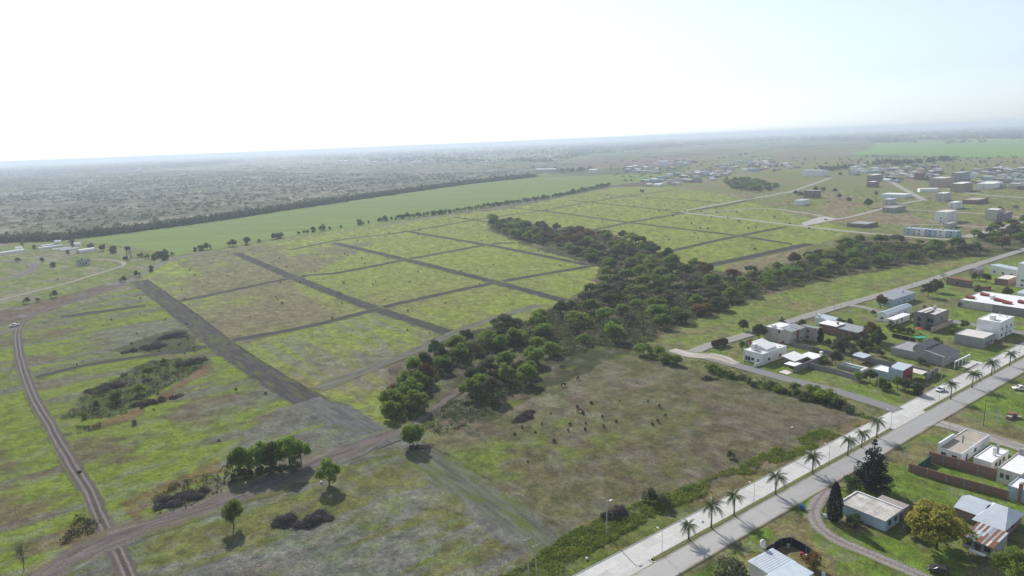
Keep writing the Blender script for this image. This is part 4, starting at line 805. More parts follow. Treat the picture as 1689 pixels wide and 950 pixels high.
def house(label, Cn, xl, xr, ytop, wall='white', roof='white', rtype='flat', rise=1.2, nl=2, nr=2, h=None, name='house', door='R', tank=None, ang=BA, boxes=(), group=None, cat='house', lmax=60, over=.3, winw=1.3, fm=None, umax=40):
    b = P(*Cn); u = Vector((math.cos(ang), math.sin(ang), 0)); v = Vector((-math.sin(ang), math.cos(ang), 0))
    Lu, Lv = min(umax, max(3, run_to(b, u, xr))), min(lmax, max(3, run_to(b, v, xl))); h = h or max(2.6, height_at(b, ytop))
    o = thing(name, label, cat, (b.x, b.y, 0), ang, group)
    if rtype != 'none': block(o, 0, Lu, 0, Lv, h, wall, roof, rtype, rise, over=over)
    fl = 2 if h > 5 else 1
    for f in range(fl):
        z = .95 + f * 2.9
        for i in range(nl): add_window(o, -.02, Lv * (i + .6) / (nl + .2), z, -math.pi / 2, winw, 1.15, fm)
        for i in range(nr): add_window(o, Lu * (i + .6) / (nr + .2), -.02, z, 0, winw, 1.15, fm)
    if door == 'R': add_door(o, Lu * .5 if nr != 1 else Lu * .2, -.03, 0)
    if door == 'L': add_door(o, -.03, Lv * .5 if nl != 1 else Lv * .2, -math.pi / 2)
    if tank: add_tank(o, Lu * tank[0], Lv * tank[1], h - .2, len(tank) > 2)
    for nm, x0, x1, y0, y1, z0, z1, mk in boxes:      # fractions of the plan, metres in height
        part(nm, MB().box(Lu * x0, Lu * x1, Lv * y0, Lv * y1, z0, z1), mk if not isinstance(mk, str) else W_.get(mk) or R_[mk], o)
    o['_dims'] = (Lu, Lv, h); return o
def dims(o): d = tuple(o['_dims']); del o['_dims']; return d
# --- houses between the street and the boulevard
o = house('white house with small square tower and raised white sloping roof', (1257,602), 1226, 1297, 584, 'white', 'white', nl=1, nr=2, door='L', boxes=(('tower', .12, .24, .60, .76, 2.5, 7.2, 'white'), ('garden_wall', -.28, -.02, .03, .05, -.3, 1.6, 'white'), ('chimney', .8, .86, .1, .2, 3, 4.6, 'brickd')))
Lu, Lv, h = dims(o); block(o, Lu * .3, Lu * .72, Lv * .2, Lv * .95, h + .6, 'white', 'white', 'mono_v', 1.6, z0=h - .5, wn='upper_wall'); add_window(o, -.02, Lv * .75, .4, -math.pi / 2, 2.6, 2.0, FRAMEW)
for q in (.155, .205): part('tower_opening', MB().box(Lu * q - .15, Lu * q + .15, Lv * .6 - .03, Lv * .6 + .01, 5.2, 6.6), GLASS, o)
o = house('brick house with white carport roof and grey block side wall', (1311,614), 1279, 1350, 602.5, 'block', 'white', rtype='none', nl=0, nr=0, door=None); Lu, Lv, h = dims(o)
block(o, Lu * .25, Lu * .75, Lv * .35, Lv * .98, h, 'brickd', 'white', 'mono_v', .9); part('side_wall', MB().box(0, Lu * 1.35, -.15, .1, -.3, h - .4), W_['block'], o); part('carport_roof', MB().box(-.3, Lu * .3, .12, Lv * .55, h - .55, h - .35), R_['white'], o)
for x, y in ((.1, .3), (.1, Lv * .5)): part('carport_post', MB().box(x, x + .3, y, y + .3, -.3, h - .55), W_['brickd'], o)
add_window(o, Lu * .25 - .02, Lv * .75, .8, -math.pi / 2, 1.6, 1.4, FRAMEW); part('driveway', MB().box(-4.5, -.1, .4, Lv * .5, -.2, .06), R_['pale'], o); part('terrace', MB().box(Lu * .8, Lu * 1.25, .2, Lv * .8, -.3, 2.4), R_['white'], o); part('chimney', MB().box(Lu * 1.15, Lu * 1.21, .2, 1.4, 2.4, 4.2), W_['white'], o)
o = house('cream two-storey duplex with white and grey metal roof', (1303,568), 1260, 1327, 547, 'cream', 'white', nl=0, nr=2, door='R', fm=FRAMEW); Lu, Lv, h = dims(o)
add_window(o, -.02, Lv * .42, 4.2, -math.pi / 2, 1.0, 1.2)
for k in (0, 1): part('roof_canopy', slab4(Lu * .5 * k + .1, Lu * .5 * k + Lu * .46, -.4, Lv * .42, [h - .1, h - .1, h + .7, h + .7]), R_['greymetal'], o)
part('facade_panel', MB().box(Lu * .4, Lu * .6, -.12, -.02, -.2, h - .3), W_['brick'], o); part('tank_stand', MB().box(Lu * .1, Lu * .3, Lv * .7, Lv * .8, h - .3, h + .8), W_['white'], o)
house('pinkish two-storey house with pale green roof', (1346,564), 1318, 1354, 542, 'pink', 'green', nl=1, nr=2)
o = house('long low house half white, half grey metal roof', (1413,560), 1352, 1432, 549, 'brickd', 'greymetal', 'mono_v', .8, nl=2, nr=1, door='R'); Lu, Lv, h = dims(o)
block(o, -Lu * .0 - .3, Lu * .7, Lv * .55, Lv * 1.02, h + 1.0, 'brick', 'white', 'slab', wn='rear_wall'); part('chimney', MB().box(Lu * .3, Lu * .38, Lv * .6, Lv * .65, h, h + 2.4), W_['pink'], o)
house('white house with teal awning beside the street bend', (1374,541), 1344, 1388, 531, 'white', 'metal', 'mono_v', .6, nl=1, nr=1, boxes=(('awning', .2, 1.4, .85, 1.2, 2.6, 2.72, mat('teal_cloth', (.04, .25, .17), .8)), ('chimney', .1, .25, .8, .95, 3, 5.2, 'white')))
house('pale blue shed-like house with grey tin roof at the spur', (1472,506.5), 1447, 1509, 494.5, 'blue', 'greymetal', 'mono_v', .7, nl=2, nr=2, fm=FRAMEW, tank=(.75, .5))
house('small house with broad white flat roof by the dark hedge', (1474,537), 1463, 1500, 528, 'white', 'white', 'slab', nl=1, nr=1)
house('white house with twin tin roofs behind the flat white roof', (1462,531), 1447, 1503, 519, 'white', 'metal', 'gable_u', 1.0, nl=1, nr=2)
o = house('modern taupe two-storey house with blue-grey glass front', (1540,545), 1507, 1563, 519, 'taupe', 'pale', nl=0, nr=1, door='L'); Lu, Lv, h = dims(o)
for y in (.2, .7): add_window(o, -.03, Lv * y, .4, -math.pi / 2, 2.6, 2.2); add_window(o, -.03, Lv * y, 3.4, -math.pi / 2, 2.6, 2.0)
block(o, -1.6, Lu * .5, Lv * .38, Lv * .6, h + .5, 'dkgrey', 'pale', wn='centre_bay'); block(o, Lu * .3, Lu * .9, Lv * .7, Lv * 1.25, h - 1, 'mauve', 'metal', wn='rear_wing'); add_tank(o, Lu * .7, Lv * .5, h); part('garden_wall', MB().box(-4.5, Lu * 1.25, -.8, -.6, -.3, 2.3), W_['pink'], o)
o = house('white two-storey house with rooftop box facing the street', (1647,560), 1609, 1670, 532, 'white', 'white', nl=0, nr=3, boxes=(('roof_box', .18, .34, .40, .58, 5.5, 9.6, 'white'), ('lower_wing', -.22, -.01, .2, 1.0, -.3, 3.0, 'white'), ('balcony', .5, .95, -.12, -.02, 2.7, 3.5, 'white'), ('chimney', .8, .84, .5, .55, 6, 8.6, 'white'), ('chimney', .8, .84, .2, .25, 6, 8.2, 'white'))); dims(o)
house('plain grey rendered single-storey house with pale flat roof', (1620,575), 1573, 1640, 558.5, 'grey', 'pale', nl=0, nr=2, boxes=(('porch_roof', 1.0, 1.25, .1, .6, 2.7, 2.9, 'white'), ('back_wall', .3, 1.2, 1.0, 1.04, -.3, 3.2, 'block')))
o = house('long grey house with dark stepped sloping roof and white trim', (1557,604), 1469, 1582, 590, 'grey', 'dark', 'none', nl=0, nr=1, door=None, fm=FRAMEW); Lu, Lv, h = dims(o)
block(o, 0, Lu, 0, Lv * .38, h, 'grey', 'dark', 'mono_v', 1.4, over=0); block(o, .1, Lu - .1, Lv * .38, Lv * .56, h + 1.9, 'grey', 'dark', 'mono_v', .7, over=0); block(o, 0, Lu, Lv * .56, Lv, h - .2, 'grey', 'grey', 'flat'); add_tank(o, .8, Lv * .57, h, True)
part('roof_trim', slab4(-.15, .12, 0, Lv * .38, [h + .28, h + .28, h + 1.68, h + 1.68], .2), W_['white'], o); part('porch_beam', MB().box(-.2, Lu, -4, -3.6, 2.5, 3.0), W_['white'], o)
for k in range(5): part('porch_post', MB().box(Lu * k / 4 - .15, Lu * k / 4 + .15, -3.95, -3.65, -.3, 2.5), W_['white'], o)
part('driveway', MB().box(Lu * .3, Lu * 1.1, -14, -4.1, -.25, .05), R_['pale'], o)
o = house('light blue house with red front wall and white roof', (1488,632.5), 1436, 1504, 612, 'blue', 'metal', rtype='none', nl=0, nr=0, door=None); Lu, Lv, h = dims(o)
block(o, 0, Lu, 0, Lv * .45, h, 'blue', 'metal', 'mono_u', .5, over=0); block(o, .05, Lu * .9, Lv * .45, Lv, h - 1.9, 'blue', 'white', wn='rear_wall'); part('red_facade', MB().box(.0, Lu, -.15, -.02, -.3, h + .2), W_['red'], o); part('chimney', MB().box(.2, .9, Lv * .4, Lv * .44, h - .2, h + 1), W_['red'], o)
part('carport_roof', MB().box(Lu * .95, Lu * 1.6, -3.5, Lv * .3, 2.6, 2.75), R_['pale'], o); part('carport_post', MB().box(Lu * 1.5, Lu * 1.54, -3.4, -3.2, -.3, 2.6), W_['grey'], o); add_window(o, Lu * .5, -.18, .9, 0, 2.0, 1.3); add_door(o, Lu * .8, -.18, 0)
o = house('open shelter with white sheet roof in the pool garden', (1424,601), 1404, 1437, 595, 'block', 'white', rtype='none', nl=0, nr=0, door=None, name='garden_shelter', cat='shelter'); Lu, Lv, h = dims(o)
part('roof', slab4(0, Lu, 0, Lv, [2.6, 2.6, 2.9, 2.9]), R_['metal'], o)
for x in (.2, Lu - .4):
    for y in (.2, Lv - .4): part('post', MB().box(x, x + .2, y, y + .2, -.3, 2.55), W_['dkgrey'], o)
# pool
b = P(1419, 616); o = thing('swimming_pool', 'raised white pool deck with green water behind block wall', 'pool', (b.x, b.y, 0), BA)
Lu, Lv = run_to(b, BU, 1432), run_to(b, BV, 1381); part('deck', shell(0, Lu, 0, Lv, -.3, [1.0] * 4, 1.1), R_['pale'], o); part('water', MB().box(1.1, Lu - 1.1, 1.1, Lv - 1.1, -.2, .85), mat('pool_water', (.03, .14, .10), .08, spec=.5), o); part('outer_wall', MB().box(-.25, -.03, 0, Lv, -.3, 1.8), W_['grey'], o); add_tank(o, Lu * .5, Lv * .9, .2)
# --- corner block at the bottom right
o = house('corner house with wide tan flat roof and white parapet', (1584,766), 1545, 1630, 748.5, 'white', 'tan', nl=2, nr=1, boxes=(('parapet_step', 0, .5, .93, 1.0, 3, 4.5, 'white'), ('roof_rail', .3, .31, .3, .36, 4, 6.4, 'grey'), ('patio_wall', 1.0, 1.03, 0, .5, -.3, 3, 'white'))); dims(o)
house('white flat-roofed block with twin chimneys behind brick wall', (1634,780), 1604, 1662, 763, 'white', 'white', nl=0, nr=2, boxes=(('chimney', .45, .52, .25, .4, 3, 5.2, 'white'), ('chimney', .62, .69, .25, .4, 3, 5.4, 'grey')))
o = house('pale grey house with two small windows and white roof', (1682,807), 1643, 1735, 783, 'cream', 'white', nl=0, nr=0, door=None, boxes=(('tank_wall', .55, .6, .3, .9, 3.5, 5.8, 'grey'), ('chimney', .5, .54, .15, .3, 3.5, 5.4, 'white'))); Lu, Lv, h = dims(o)
for y in (.55, .8): add_window(o, -.03, Lv * y, 1.6, -math.pi / 2, .8, 1.3)
house('white roofed annex with brick pillars beside the brick wall', (1712,838), 1660, 1760, 817, 'blue', 'white', nl=0, nr=0, door=None, boxes=(('brick_pillar', -.03, .05, .55, .63, -.3, 5.2, 'brick'), ('brick_pillar', .3, .38, .3, .4, 3, 5.6, 'brick')))
def wall_run(label, pts, h, m, seg=3.6, t=.22, name='garden_wall', post=None, cat='wall'):
    ps = [P(*p) for p in pts]; o = thing(name, label, cat, ps[0])
    for a, b in zip(ps[:-1], ps[1:]):
        n = max(1, int((b - a).length / seg)); L = (b - a).length / n; rz = math.atan2(b.y - a.y, b.x - a.x); me = MB().box(.12, L - .12, -t / 2, t / 2, -.4, h).mesh('panel', m); pm = MB().box(-.14, .14, -t / 2 - .04, t / 2 + .04, -.4, h + .06).mesh('post', post or W_['block'])
        for i in range(n): q = a.lerp(b, i / n) - ps[0]; link('panel', me, o, q, rz); link('post', pm, o, q, rz)
        link('post', pm, o, b - ps[0], rz)
    return o
wall_run('long outer brick wall with concrete posts beside the grassy lot', [(1499,777),(1560,795),(1620,811),(1662,823)], 2.3, W_['brick'])
wall_run('taller inner brick wall of the corner house yard', [(1532,760),(1580,773),(1645,791)], 2.9, W_['brick'])
wall_run('green mesh fence closing the brick-walled yard', [(1512,779),(1534,763)], 2.2, mat('green_mesh', (.02, .09, .075), .9), name='mesh_fence', post=W_['dkgrey'], cat='fence')
wall_run('grey block wall behind the light blue house', [(1408,590),(1450,602),(1500,612),(1540,622)], 2.4, W_['block'])
wall_run('grey block wall end beside the driveway', [(1528,627),(1546,615)], 2.6, W_['block'])
wall_run('grey block wall behind the brick carport house', [(1306,570),(1350,581),(1392,592)], 2.0, W_['block'])
wall_run('grey block garden wall towards the swimming pool', [(1335,606),(1380,617),(1420,630)], 2.0, W_['block'])
wall_run('low brick wall between the white house and duplex', [(1282,574),(1293,569)], 2.6, W_['brick'])
wall_run('dark net fence of the cluttered yard', [(1262,917),(1288,900),(1305,898),(1330,912),(1345,925)], 1.9, mat('black_net', (.012, .012, .02), .9), name='net_fence', post=W_['dkgrey'], cat='fence', seg=2.5)
wall_run('dark clipped hedge-like fence below the modern house', [(1472,556),(1500,562),(1510,565)], 1.8, mat('hedge_dark', (.03, .035, .02), .9, bump=.8), name='hedge_fence', cat='fence')
wall_run('brick garden wall beside the green bush', [(1606,480),(1634,478)], 2.2, W_['brick'])
wall_run('white low wall at the foot of the cypress', [(1356,851),(1385,862)], .8, W_['white'])
# --- sheds at the bottom
o = house('white shed house with stained flat sheet roof', (1460,876.5), 1386, 1486, 860, 'white', 'dirtywhite', rtype='none', nl=0, nr=0, door=None); Lu, Lv, h = dims(o)
part('wall', shell(0, Lu, 0, Lv, -.4, [h - .1] * 4), W_['blue'], o); n_ = 14
shm = MB().box(-.25, Lu + .1, .012, Lv / n_ - .012, 0, .1).mesh('roof_sheet', R_['dirtywhite'])
for k in range(n_): link('roof_sheet', shm, o, (0, Lv * k / n_, h + .012 * (k % 3)))
part('parapet', MB().box(Lu + .12, Lu + .4, -.1, Lv + .1, h - .5, h + .45), W_['white'], o); part('parapet', MB().box(-.3, Lu + .1, Lv + .02, Lv + .3, h - .5, h + .4), W_['white'], o); part('annex', MB().box(Lu + .45, Lu + 4, 0, Lv * .6, -.3, 2.6), W_['brickd'], o)
for x in (.25, .62): add_window(o, Lu * x, -.03, 1.0, 0, 1.1, 1.2, mat('blue_frame', (.03, .07, .16), .6))
add_door(o, Lu * .92, -.04, 0)
o = house('house with low hipped silver tin roof', (1653,891), 1606, 1684, 878, 'brickd', 'metal', rtype='none', nl=1, nr=1, door='R'); Lu, Lv, h = dims(o)
part('wall', shell(0, Lu, 0, Lv, -.4, [h] * 4), W_['brickd'], o)
part('roof', MB().add([(-.5, -.5, h), (Lu + .5, -.5, h), (Lu + .5, Lv + .5, h), (-.5, Lv + .5, h), (Lu * .75, Lv * .35, h + 1.7), (Lu * .75, Lv * .8, h + 1.7)], [(0, 1, 4), (1, 2, 5, 4), (2, 3, 5), (3, 0, 4, 5)]), R_['metal'], o)
block(o, Lu * .25, Lu * 1.0, Lv * 1.03, Lv * 1.9, h - .1, 'brickd', 'metal', 'gable_v', 1.3, wn='wing_wall')
o = house('shack with patched rusty tin roof', (1637,921), 1587, 1660, 908.5, 'grey', 'rust', rtype='none', nl=3, nr=0, door='L'); Lu, Lv, h = dims(o)
part('wall', shell(0, Lu, 0, Lv, -.4, [h, h + .3, h + .3, h]), W_['grey'], o); rk = random.Random(4); n_ = 12
for k in range(n_):
    cut = rk.uniform(.3, .7)
    for a, c_ in ((-.4, cut * Lu), (cut * Lu - .2, Lu + .4)):
        z0, z1 = h + .1 + .3 * a / Lu, h + .1 + .3 * c_ / Lu; dz = .02 * (k % 2) + (.03 if a > 0 else 0)
        part('roof_sheet', slab4(a, c_, Lv * k / n_ - .02, Lv * (k + 1) / n_ + .02, [z0 + dz, z1 + dz, z1 + dz, z0 + dz], .04), R_[rk.choice(('rust', 'rust', 'greymetal', 'pale', 'grey', 'metal'))], o)
part('awning', slab4(-4.5, -3.6, Lv * .02, Lv * .55, [2.3, 2.4, 2.4, 2.3]), R_['white'], o)
for y in (.04, .3, .54): part('awning_post', MB().box(-4.1, -4.0, Lv * y - .05, Lv * y + .05, -.3, 2.3), W_['dkgrey'], o)
# house under the light blue tin roof at the bottom edge
a = P(1260, 917, 3.4); c_ = P(1341, 945, 3.4); d_ = P(1221, 936, 3.4)
vv = (a - d_); Lu2 = vv.length; Lv2 = (c_ - a).length; uu = vv.normalized(); ang = math.atan2(uu.y, uu.x)
base = d_ + (c_ - a); base.z = 0; o = thing('house', 'house with light blue ribbed tin roof below the water tower tank', 'house', base, ang)
block(o, 0, Lu2, Lv2 * .45, Lv2, 3.1, 'white', 'metal', 'mono_u', .25); block(o, Lu2 * .1 - 3, Lu2 * .95, 0, Lv2 * .45 - .1, 3.2, 'white', 'metal', 'mono_u', .3, wn='front_wall')
for k in range(9): part('roof_rib', slab4(-.3, Lu2 + .3, Lv2 * (.47 + .06 * k), Lv2 * (.47 + .06 * k) + .06, [3.27, 3.53, 3.53, 3.27], .03), R_['metal'], o)
b = P(1257, 926); o = thing('water_tank', 'white water tank on a post above the light blue roof', 'water tank', (b.x, b.y, 0)); part('post', MB().tube([(0, 0, -.3), (0, 0, 3.8)], [.16, .14], 8), W_['grey'], o); t_ = link('tank', TM, o, (0, 0, 3.8)); t_.scale = (1.1, 1.1, 1.4)
# --- upper right houses
house('long white house with dark windows below the white tower', (1676,458), 1632, 1690, 446, 'white', 'metal', 'mono_v', .8, nl=3, nr=0, ang=rad(20), lmax=30)
house('tall white three-storey building with glass strips', (1695,476), 1675, 1730, 436, 'white', 'white', nl=1, nr=1)
house('small red brick block with pale flat roof', (1662,471), 1640, 1679, 461, 'brick', 'pale', nl=0, nr=0, door=None)
house('roofless dull brick ruin beside the leafless tree', (1599,474), 1560, 1604, 464, 'brickd', 'rust', 'mono_v', .6, nl=1, nr=1)
house('small house with mauve roof by the yellow bush', (1612,454), 1597, 1623, 446, 'pink', 'grey', 'gable_u', 1.2, nl=0, nr=1)
o = house('long low grey house with red and white patched roof', (1700,524), 1582, 1735, 511, 'cream', 'white', nl=0, nr=0, door=None, lmax=60); Lu, Lv, h = dims(o)
for k, (x, y) in enumerate(((.2, .88), (.6, .8), (.3, .5), (.2, .35), (.4, .2))): block(o, Lu * x, Lu * x + 3, Lv * y, Lv * y + 3.4, h + .5, 'red', 'red', 'mono_v', .5, z0=h - .6, wn='red_turret')
part('dark_wall', MB().box(-.25, -.03, 0, Lv * .52, -.3, h), W_['block'], o); part('chimney', MB().box(Lu * .4, Lu * .5, Lv * .65, Lv * .7, h - .2, h + 1.7), W_['white'], o)
house('white house behind the dark wide tree', (1700,500), 1676, 1730, 486, 'white', 'metal', 'mono_u', .6)
# small shrine
b = P(1236, 573); o = thing('shrine', 'tiny cream shrine with orange-brown gabled roof', 'shrine', (b.x, b.y, 0), BA); block(o, -1.3, 1.3, -1.3, 1.3, 2.2, 'cream', 'rust', 'gable_u', 1.3); add_door(o, -1.33, 0, -math.pi / 2, .8, 1.7)
# --- middle distance town
MID = [((1356,291),1312,1364,281,'white','metal','slab','big white warehouse with pale metal roof',0,0), ((1348,327),1325,1354,315,'brickd','grey','slab','unfinished brick two-storey house among dark trees',2,1), ((1322,339),1309,1335,331,'white','metal','slab','small white kiosk with a dark open front',0,0),
       ((1429,376),1397,1448,370,'brickd','grey','flat','low brick shell of a house on a grey slab',0,0), ((1468,338),1456,1478,329,'cream','metal','slab','small flat-roofed house with front canopy',1,1), ((1492,327),1452,1504,321,'white','white','flat','long white walled house with square chimney',1,0), ((1474,351),1455,1494,343,'grey','grey','flat','low grey house at the street bend',1,2),
       ((1558,332),1542,1569,319,'cream','white','flat','pale two-storey house beside the vaulted white roof',1,1), ((1562,368),1541,1578,350,'white','pale','flat','white two-storey house with one blue window',1,1), ((1644,364),1624,1652,346,'cream','white','flat','cream two-storey house joined to a mauve wing',0,1), ((1656,365),1645,1669,352,'mauve','grey','flat','mauve low wing with dark garage door',1,1),
       ((1556,309),1532,1572,294,'pink','pale','flat','three-storey raw concrete and brick frame building',2,3), ((1586,317),1567,1604,303,'tan','white','flat','tan stepped house with dark top room',1,1), ((1636,312),1609,1659,303,'white','white','flat','long bright white house with stepped parapet',1,1), ((1584,301),1568,1599,285,'grey','metal','flat','grey two-storey block with metal roof',1,1),
       ((1576,345),1563,1587,334,'white','white','flat','small white house with brick side building',1,1), ((1612,337),1586,1630,330,'brick','tan','flat','brick walled plot with sand floor',0,0), ((1440,309),1429,1450,300,'brickd','white','flat','half-built house with white top beams',1,0), ((1440,299),1430,1456,289,'taupe','white','slab','brown-fronted house with white flat roof',1,1),
       ((1520,297),1508,1525,285,'brick','brickd','flat','small two-storey brick house in the town',1,1), ((1566,377),1555,1579,369,'cream','grey','flat','low building behind the row of terraces',0,0)]
for Cn, xl, xr, yt, wl, rf, rt_, lb, nl, nr in MID:
    o = house(lb, Cn, xl, xr, yt, wl, rf if rf in R_ else 'grey', rt_, nl=nl, nr=nr, ang=rad(38), lmax=45, umax=45, over=.4); dims(o)
for i in range(5):                                         # terrace row with tanks
    x = 1506 + i * 17.5; y = 388 + i * 1.2
    o = house('whitewashed terrace unit with rooftop water tank, in the row above the creek', (x, y), x - 16, x + 11, y - 11, 'white' if i % 2 else 'blue', 'metal', 'flat', nl=1, nr=1, ang=rad(30), group='row of terraces above the creek', tank=(.6, .6), lmax=11, umax=9); dims(o)
b = P(1530, 316); o = thing('vaulted_hall', 'white hall with low curved vault roof', 'hall', (b.x, b.y, 0), rad(-14)); bb = MB(); L_ = 24; n_ = 10
for i in range(n_ + 1):
    t = math.pi * i / n_
    for x in (-L_ / 2, L_ / 2): bb.v.append((x, -6 * math.cos(t) , 3.2 + 2.0 * math.sin(t)))
for i in range(n_): a_ = i * 2; bb.f.append((a_, a_ + 1, a_ + 3, a_ + 2))
bb.f += [tuple(range(0, 2 * n_ + 2, 2)), tuple(range(1, 2 * n_ + 2, 2))[::-1]]
part('roof', bb, R_['white'], o); part('wall', shell(-L_ / 2, L_ / 2, -5.9, 5.9, -.4, [3.3] * 4), W_['white'], o)
HR = random.Random(21)
def small_house(px, py, s, label, group, far=False):
    b = P(px, py); a = rad(HR.choice((36, 38, 126, 33))); o = thing('house', label, 'house', (b.x, b.y, 0), a, group); w_, d_, h = HR.uniform(7, 12) * s, HR.uniform(7, 11) * s, HR.choice((3.2, 3.4, 3.6, 6.0)) * (1 if s < 1.4 else 1.25)
    if group == 'roofs of the distant town': h *= 1.5
    wl = HR.choice(('white', 'white', 'cream', 'cream', 'grey', 'brickd', 'pink', 'blue')); rf = HR.choice(('white', 'white', 'metal', 'pale', 'grey', 'greymetal', 'tan')) if not far else HR.choice(('white', 'white', 'pale', 'metal')); block(o, -w_ / 2, w_ / 2, -d_ / 2, d_ / 2, h, wl, rf, HR.choice(('flat', 'slab', 'slab', 'gable_u', 'mono_v')), 1.3)
    if not far:
        for x in (-.25, .25): add_window(o, x * w_, -d_ / 2 - .02, .9, 0, 1.5, 1.2)
        for y in (-.2, .25): add_window(o, -w_ / 2 - .02, y * d_, .9, -math.pi / 2, 1.5, 1.2)
        add_door(o, 0, -d_ / 2 - .03, 0)
        if HR.random() < .4: add_tank(o, w_ * .2, 0, h)
def fill(poly, n, d, s, label, group, far=False):
    pts = poisson(PX(poly), d, np.random.default_rng(n), 6000)[:n]
    for x, y in pts: q = proj((x, y, 0)); small_house(q[0], q[1], s, label, group, far)
fill([(1042,311),(1060,298),(1150,284),(1205,284),(1190,296),(1120,305)], 44, 15, 1.4, 'pale block house in the dense cluster at the end of the lots', 'cluster at the end of the lots')
fill([(1140,292),(1170,272),(1250,266),(1300,268),(1325,276),(1260,284),(1200,290)], 54, 18, 1.4, 'pale house in the streets behind the end cluster', 'streets behind the end cluster')
fill([(1398,292),(1405,276),(1440,272),(1460,280),(1458,292),(1425,290)], 16, 15, 1.5, 'white house in the knot below the dark grove', 'houses below the dark grove')
fill([(1460,300),(1470,276),(1530,274),(1565,284),(1525,304)], 30, 15, 1.3, 'low house between the grove and raw concrete building', 'houses behind the raw concrete building')
fill([(1598,300),(1605,284),(1640,278),(1700,274),(1740,285),(1720,318),(1665,312)], 54, 16, 1.4, 'pale roofed house in the right-hand town streets', 'right-hand town streets')
fill([(1010,292),(1030,278),(1110,266),(1150,262),(1140,275),(1060,290)], 26, 24, 1.7, 'small pale house strung along the far road', 'houses along the far road', True)
for i in range(110):
    x = HR.uniform(385, 925); hy = 268 - .0403 * x; small_house(x, hy + HR.uniform(20, 31) + (3 if x > 700 else 0), HR.uniform(1.9, 3.2), 'tiny pale roof of the distant town beyond the scrub', 'roofs of the distant town', True)
fill([(1180,262),(1300,250),(1400,262),(1330,266)], 8, 30, 1.2, 'lone pale farm building on the plain', 'farm buildings on the plain', True)
# white farmstead among trees at the end of the crop field, long grey factory roof
house('long grey-roofed factory shed behind the crop field', (916,284), 868, 924, 279, 'cream', 'greymetal', 'gable_v', 2, nl=0, nr=0, door=None, ang=rad(60), lmax=70, umax=25, cat='shed', name='factory_shed')
house('white farmstead under tall trees at the end of crop field', (985,285), 968, 990, 280, 'white', 'white', 'gable_v', 2, nl=2, nr=1, ang=rad(60), lmax=26, umax=12)
house('white gabled house on the far road behind the field', (1100,274), 1084, 1103, 266, 'white', 'metal', 'gable_v', 2, nl=1, nr=1, ang=rad(60), lmax=28, umax=12)
house('small dark shed alone on the far lot', (1059,317), 1054, 1063, 312, 'dkgrey', 'metal', 'mono_v', .5, nl=0, nr=0, door=None, name='shed', cat='shed', lmax=5, umax=5)
# farm on the left
o = house('stone farmhouse with grey hipped roof inside the track bend', (128,438), 113, 148, 432, 'cream', 'greymetal', 'gable_u', 1.6, nl=2, nr=2, ang=rad(20), name='farmhouse', lmax=14, umax=18, over=.6, boxes=(('chimney', .35, .45, .4, .55, 3, 6.5, 'brickd'),))
def tunnel(px, py, px2, py2, w_, label):
    a, b = P(px, py), P(px2, py2); L = (b - a).length; o = thing('greenhouse_tunnel', label, 'greenhouse', a, math.atan2(b.y - a.y, b.x - a.x)); bb = MB(); n = 8
    for i in range(n + 1):
        t = math.pi * i / n; [bb.v.append((x, -w_ / 2 * math.cos(t), w_ * .42 * math.sin(t))) for x in (0, L)]
    for i in range(n): bb.f.append((i * 2, i * 2 + 1, i * 2 + 3, i * 2 + 2))
    part('cover', bb, R_['white'], o, True); part('end_frame', MB().add([bb.v[i] for i in range(0, 2 * n + 2, 2)], [tuple(range(n + 1))]), R_['pale'], o); part('end_frame', MB().add([bb.v[i] for i in range(1, 2 * n + 2, 2)], [tuple(range(n + 1))]), R_['pale'], o)
for a, lb in (((-30,424,40,414,6), 'long white plastic tunnel at the meadow edge'), ((63,411,103,406,5), 'white plastic tunnel behind the farm bushes'), ((68,407,88,404,4), 'short white plastic tunnel at the back of the farm'), ((86,413,118,409,3.5), 'low white plastic tunnel in the farm plot'), ((99,414,130,410,3.5), 'second low white tunnel in the farm plot'), ((129,417,155,413,8), 'broad white plastic greenhouse beside the farmhouse')): tunnel(*a, lb)
for x, y, lb in ((96,402,'tiny white cabin behind the plastic tunnels'), (128,406,'tiny white cabin by the dark farm trees'), (32,413,'white van-sized hut at the meadow edge')):
    b = P(x, y); o = thing('cabin', lb, 'cabin', (b.x, b.y, 0), rad(30)); block(o, -3, 3, -2.5, 2.5, 3, 'white', 'white', 'gable_u', 1.2)
b = P(213, 426); o = thing('water_tower', 'dark water tower on crossed timber legs by the hedgerow', 'water tower', (b.x, b.y, 0), .4); DK = mat('old_timber', (.06, .055, .05), .9)
for sx in (-2.2, 2.2):
    for sy in (-2.2, 2.2): part('leg', MB().tube([(sx, sy, -.3), (sx * .6, sy * .6, 8)], [.18, .15], 5), DK, o)
for s_ in (-1, 1): part('brace', MB().tube([(-2.1 * s_, -2.2, .5), (1.4 * s_, -1.5, 7)], [.1, .1], 4), DK, o)
part('tank', MB().lathe([(2.3, 0), (2.4, .2), (2.4, 3), (1.2, 3.9)], 12, (0, 0, 8)), DK, o); part('hut', MB().box(-5, -1, -3, 1, -.3, 2.4), DK, o)
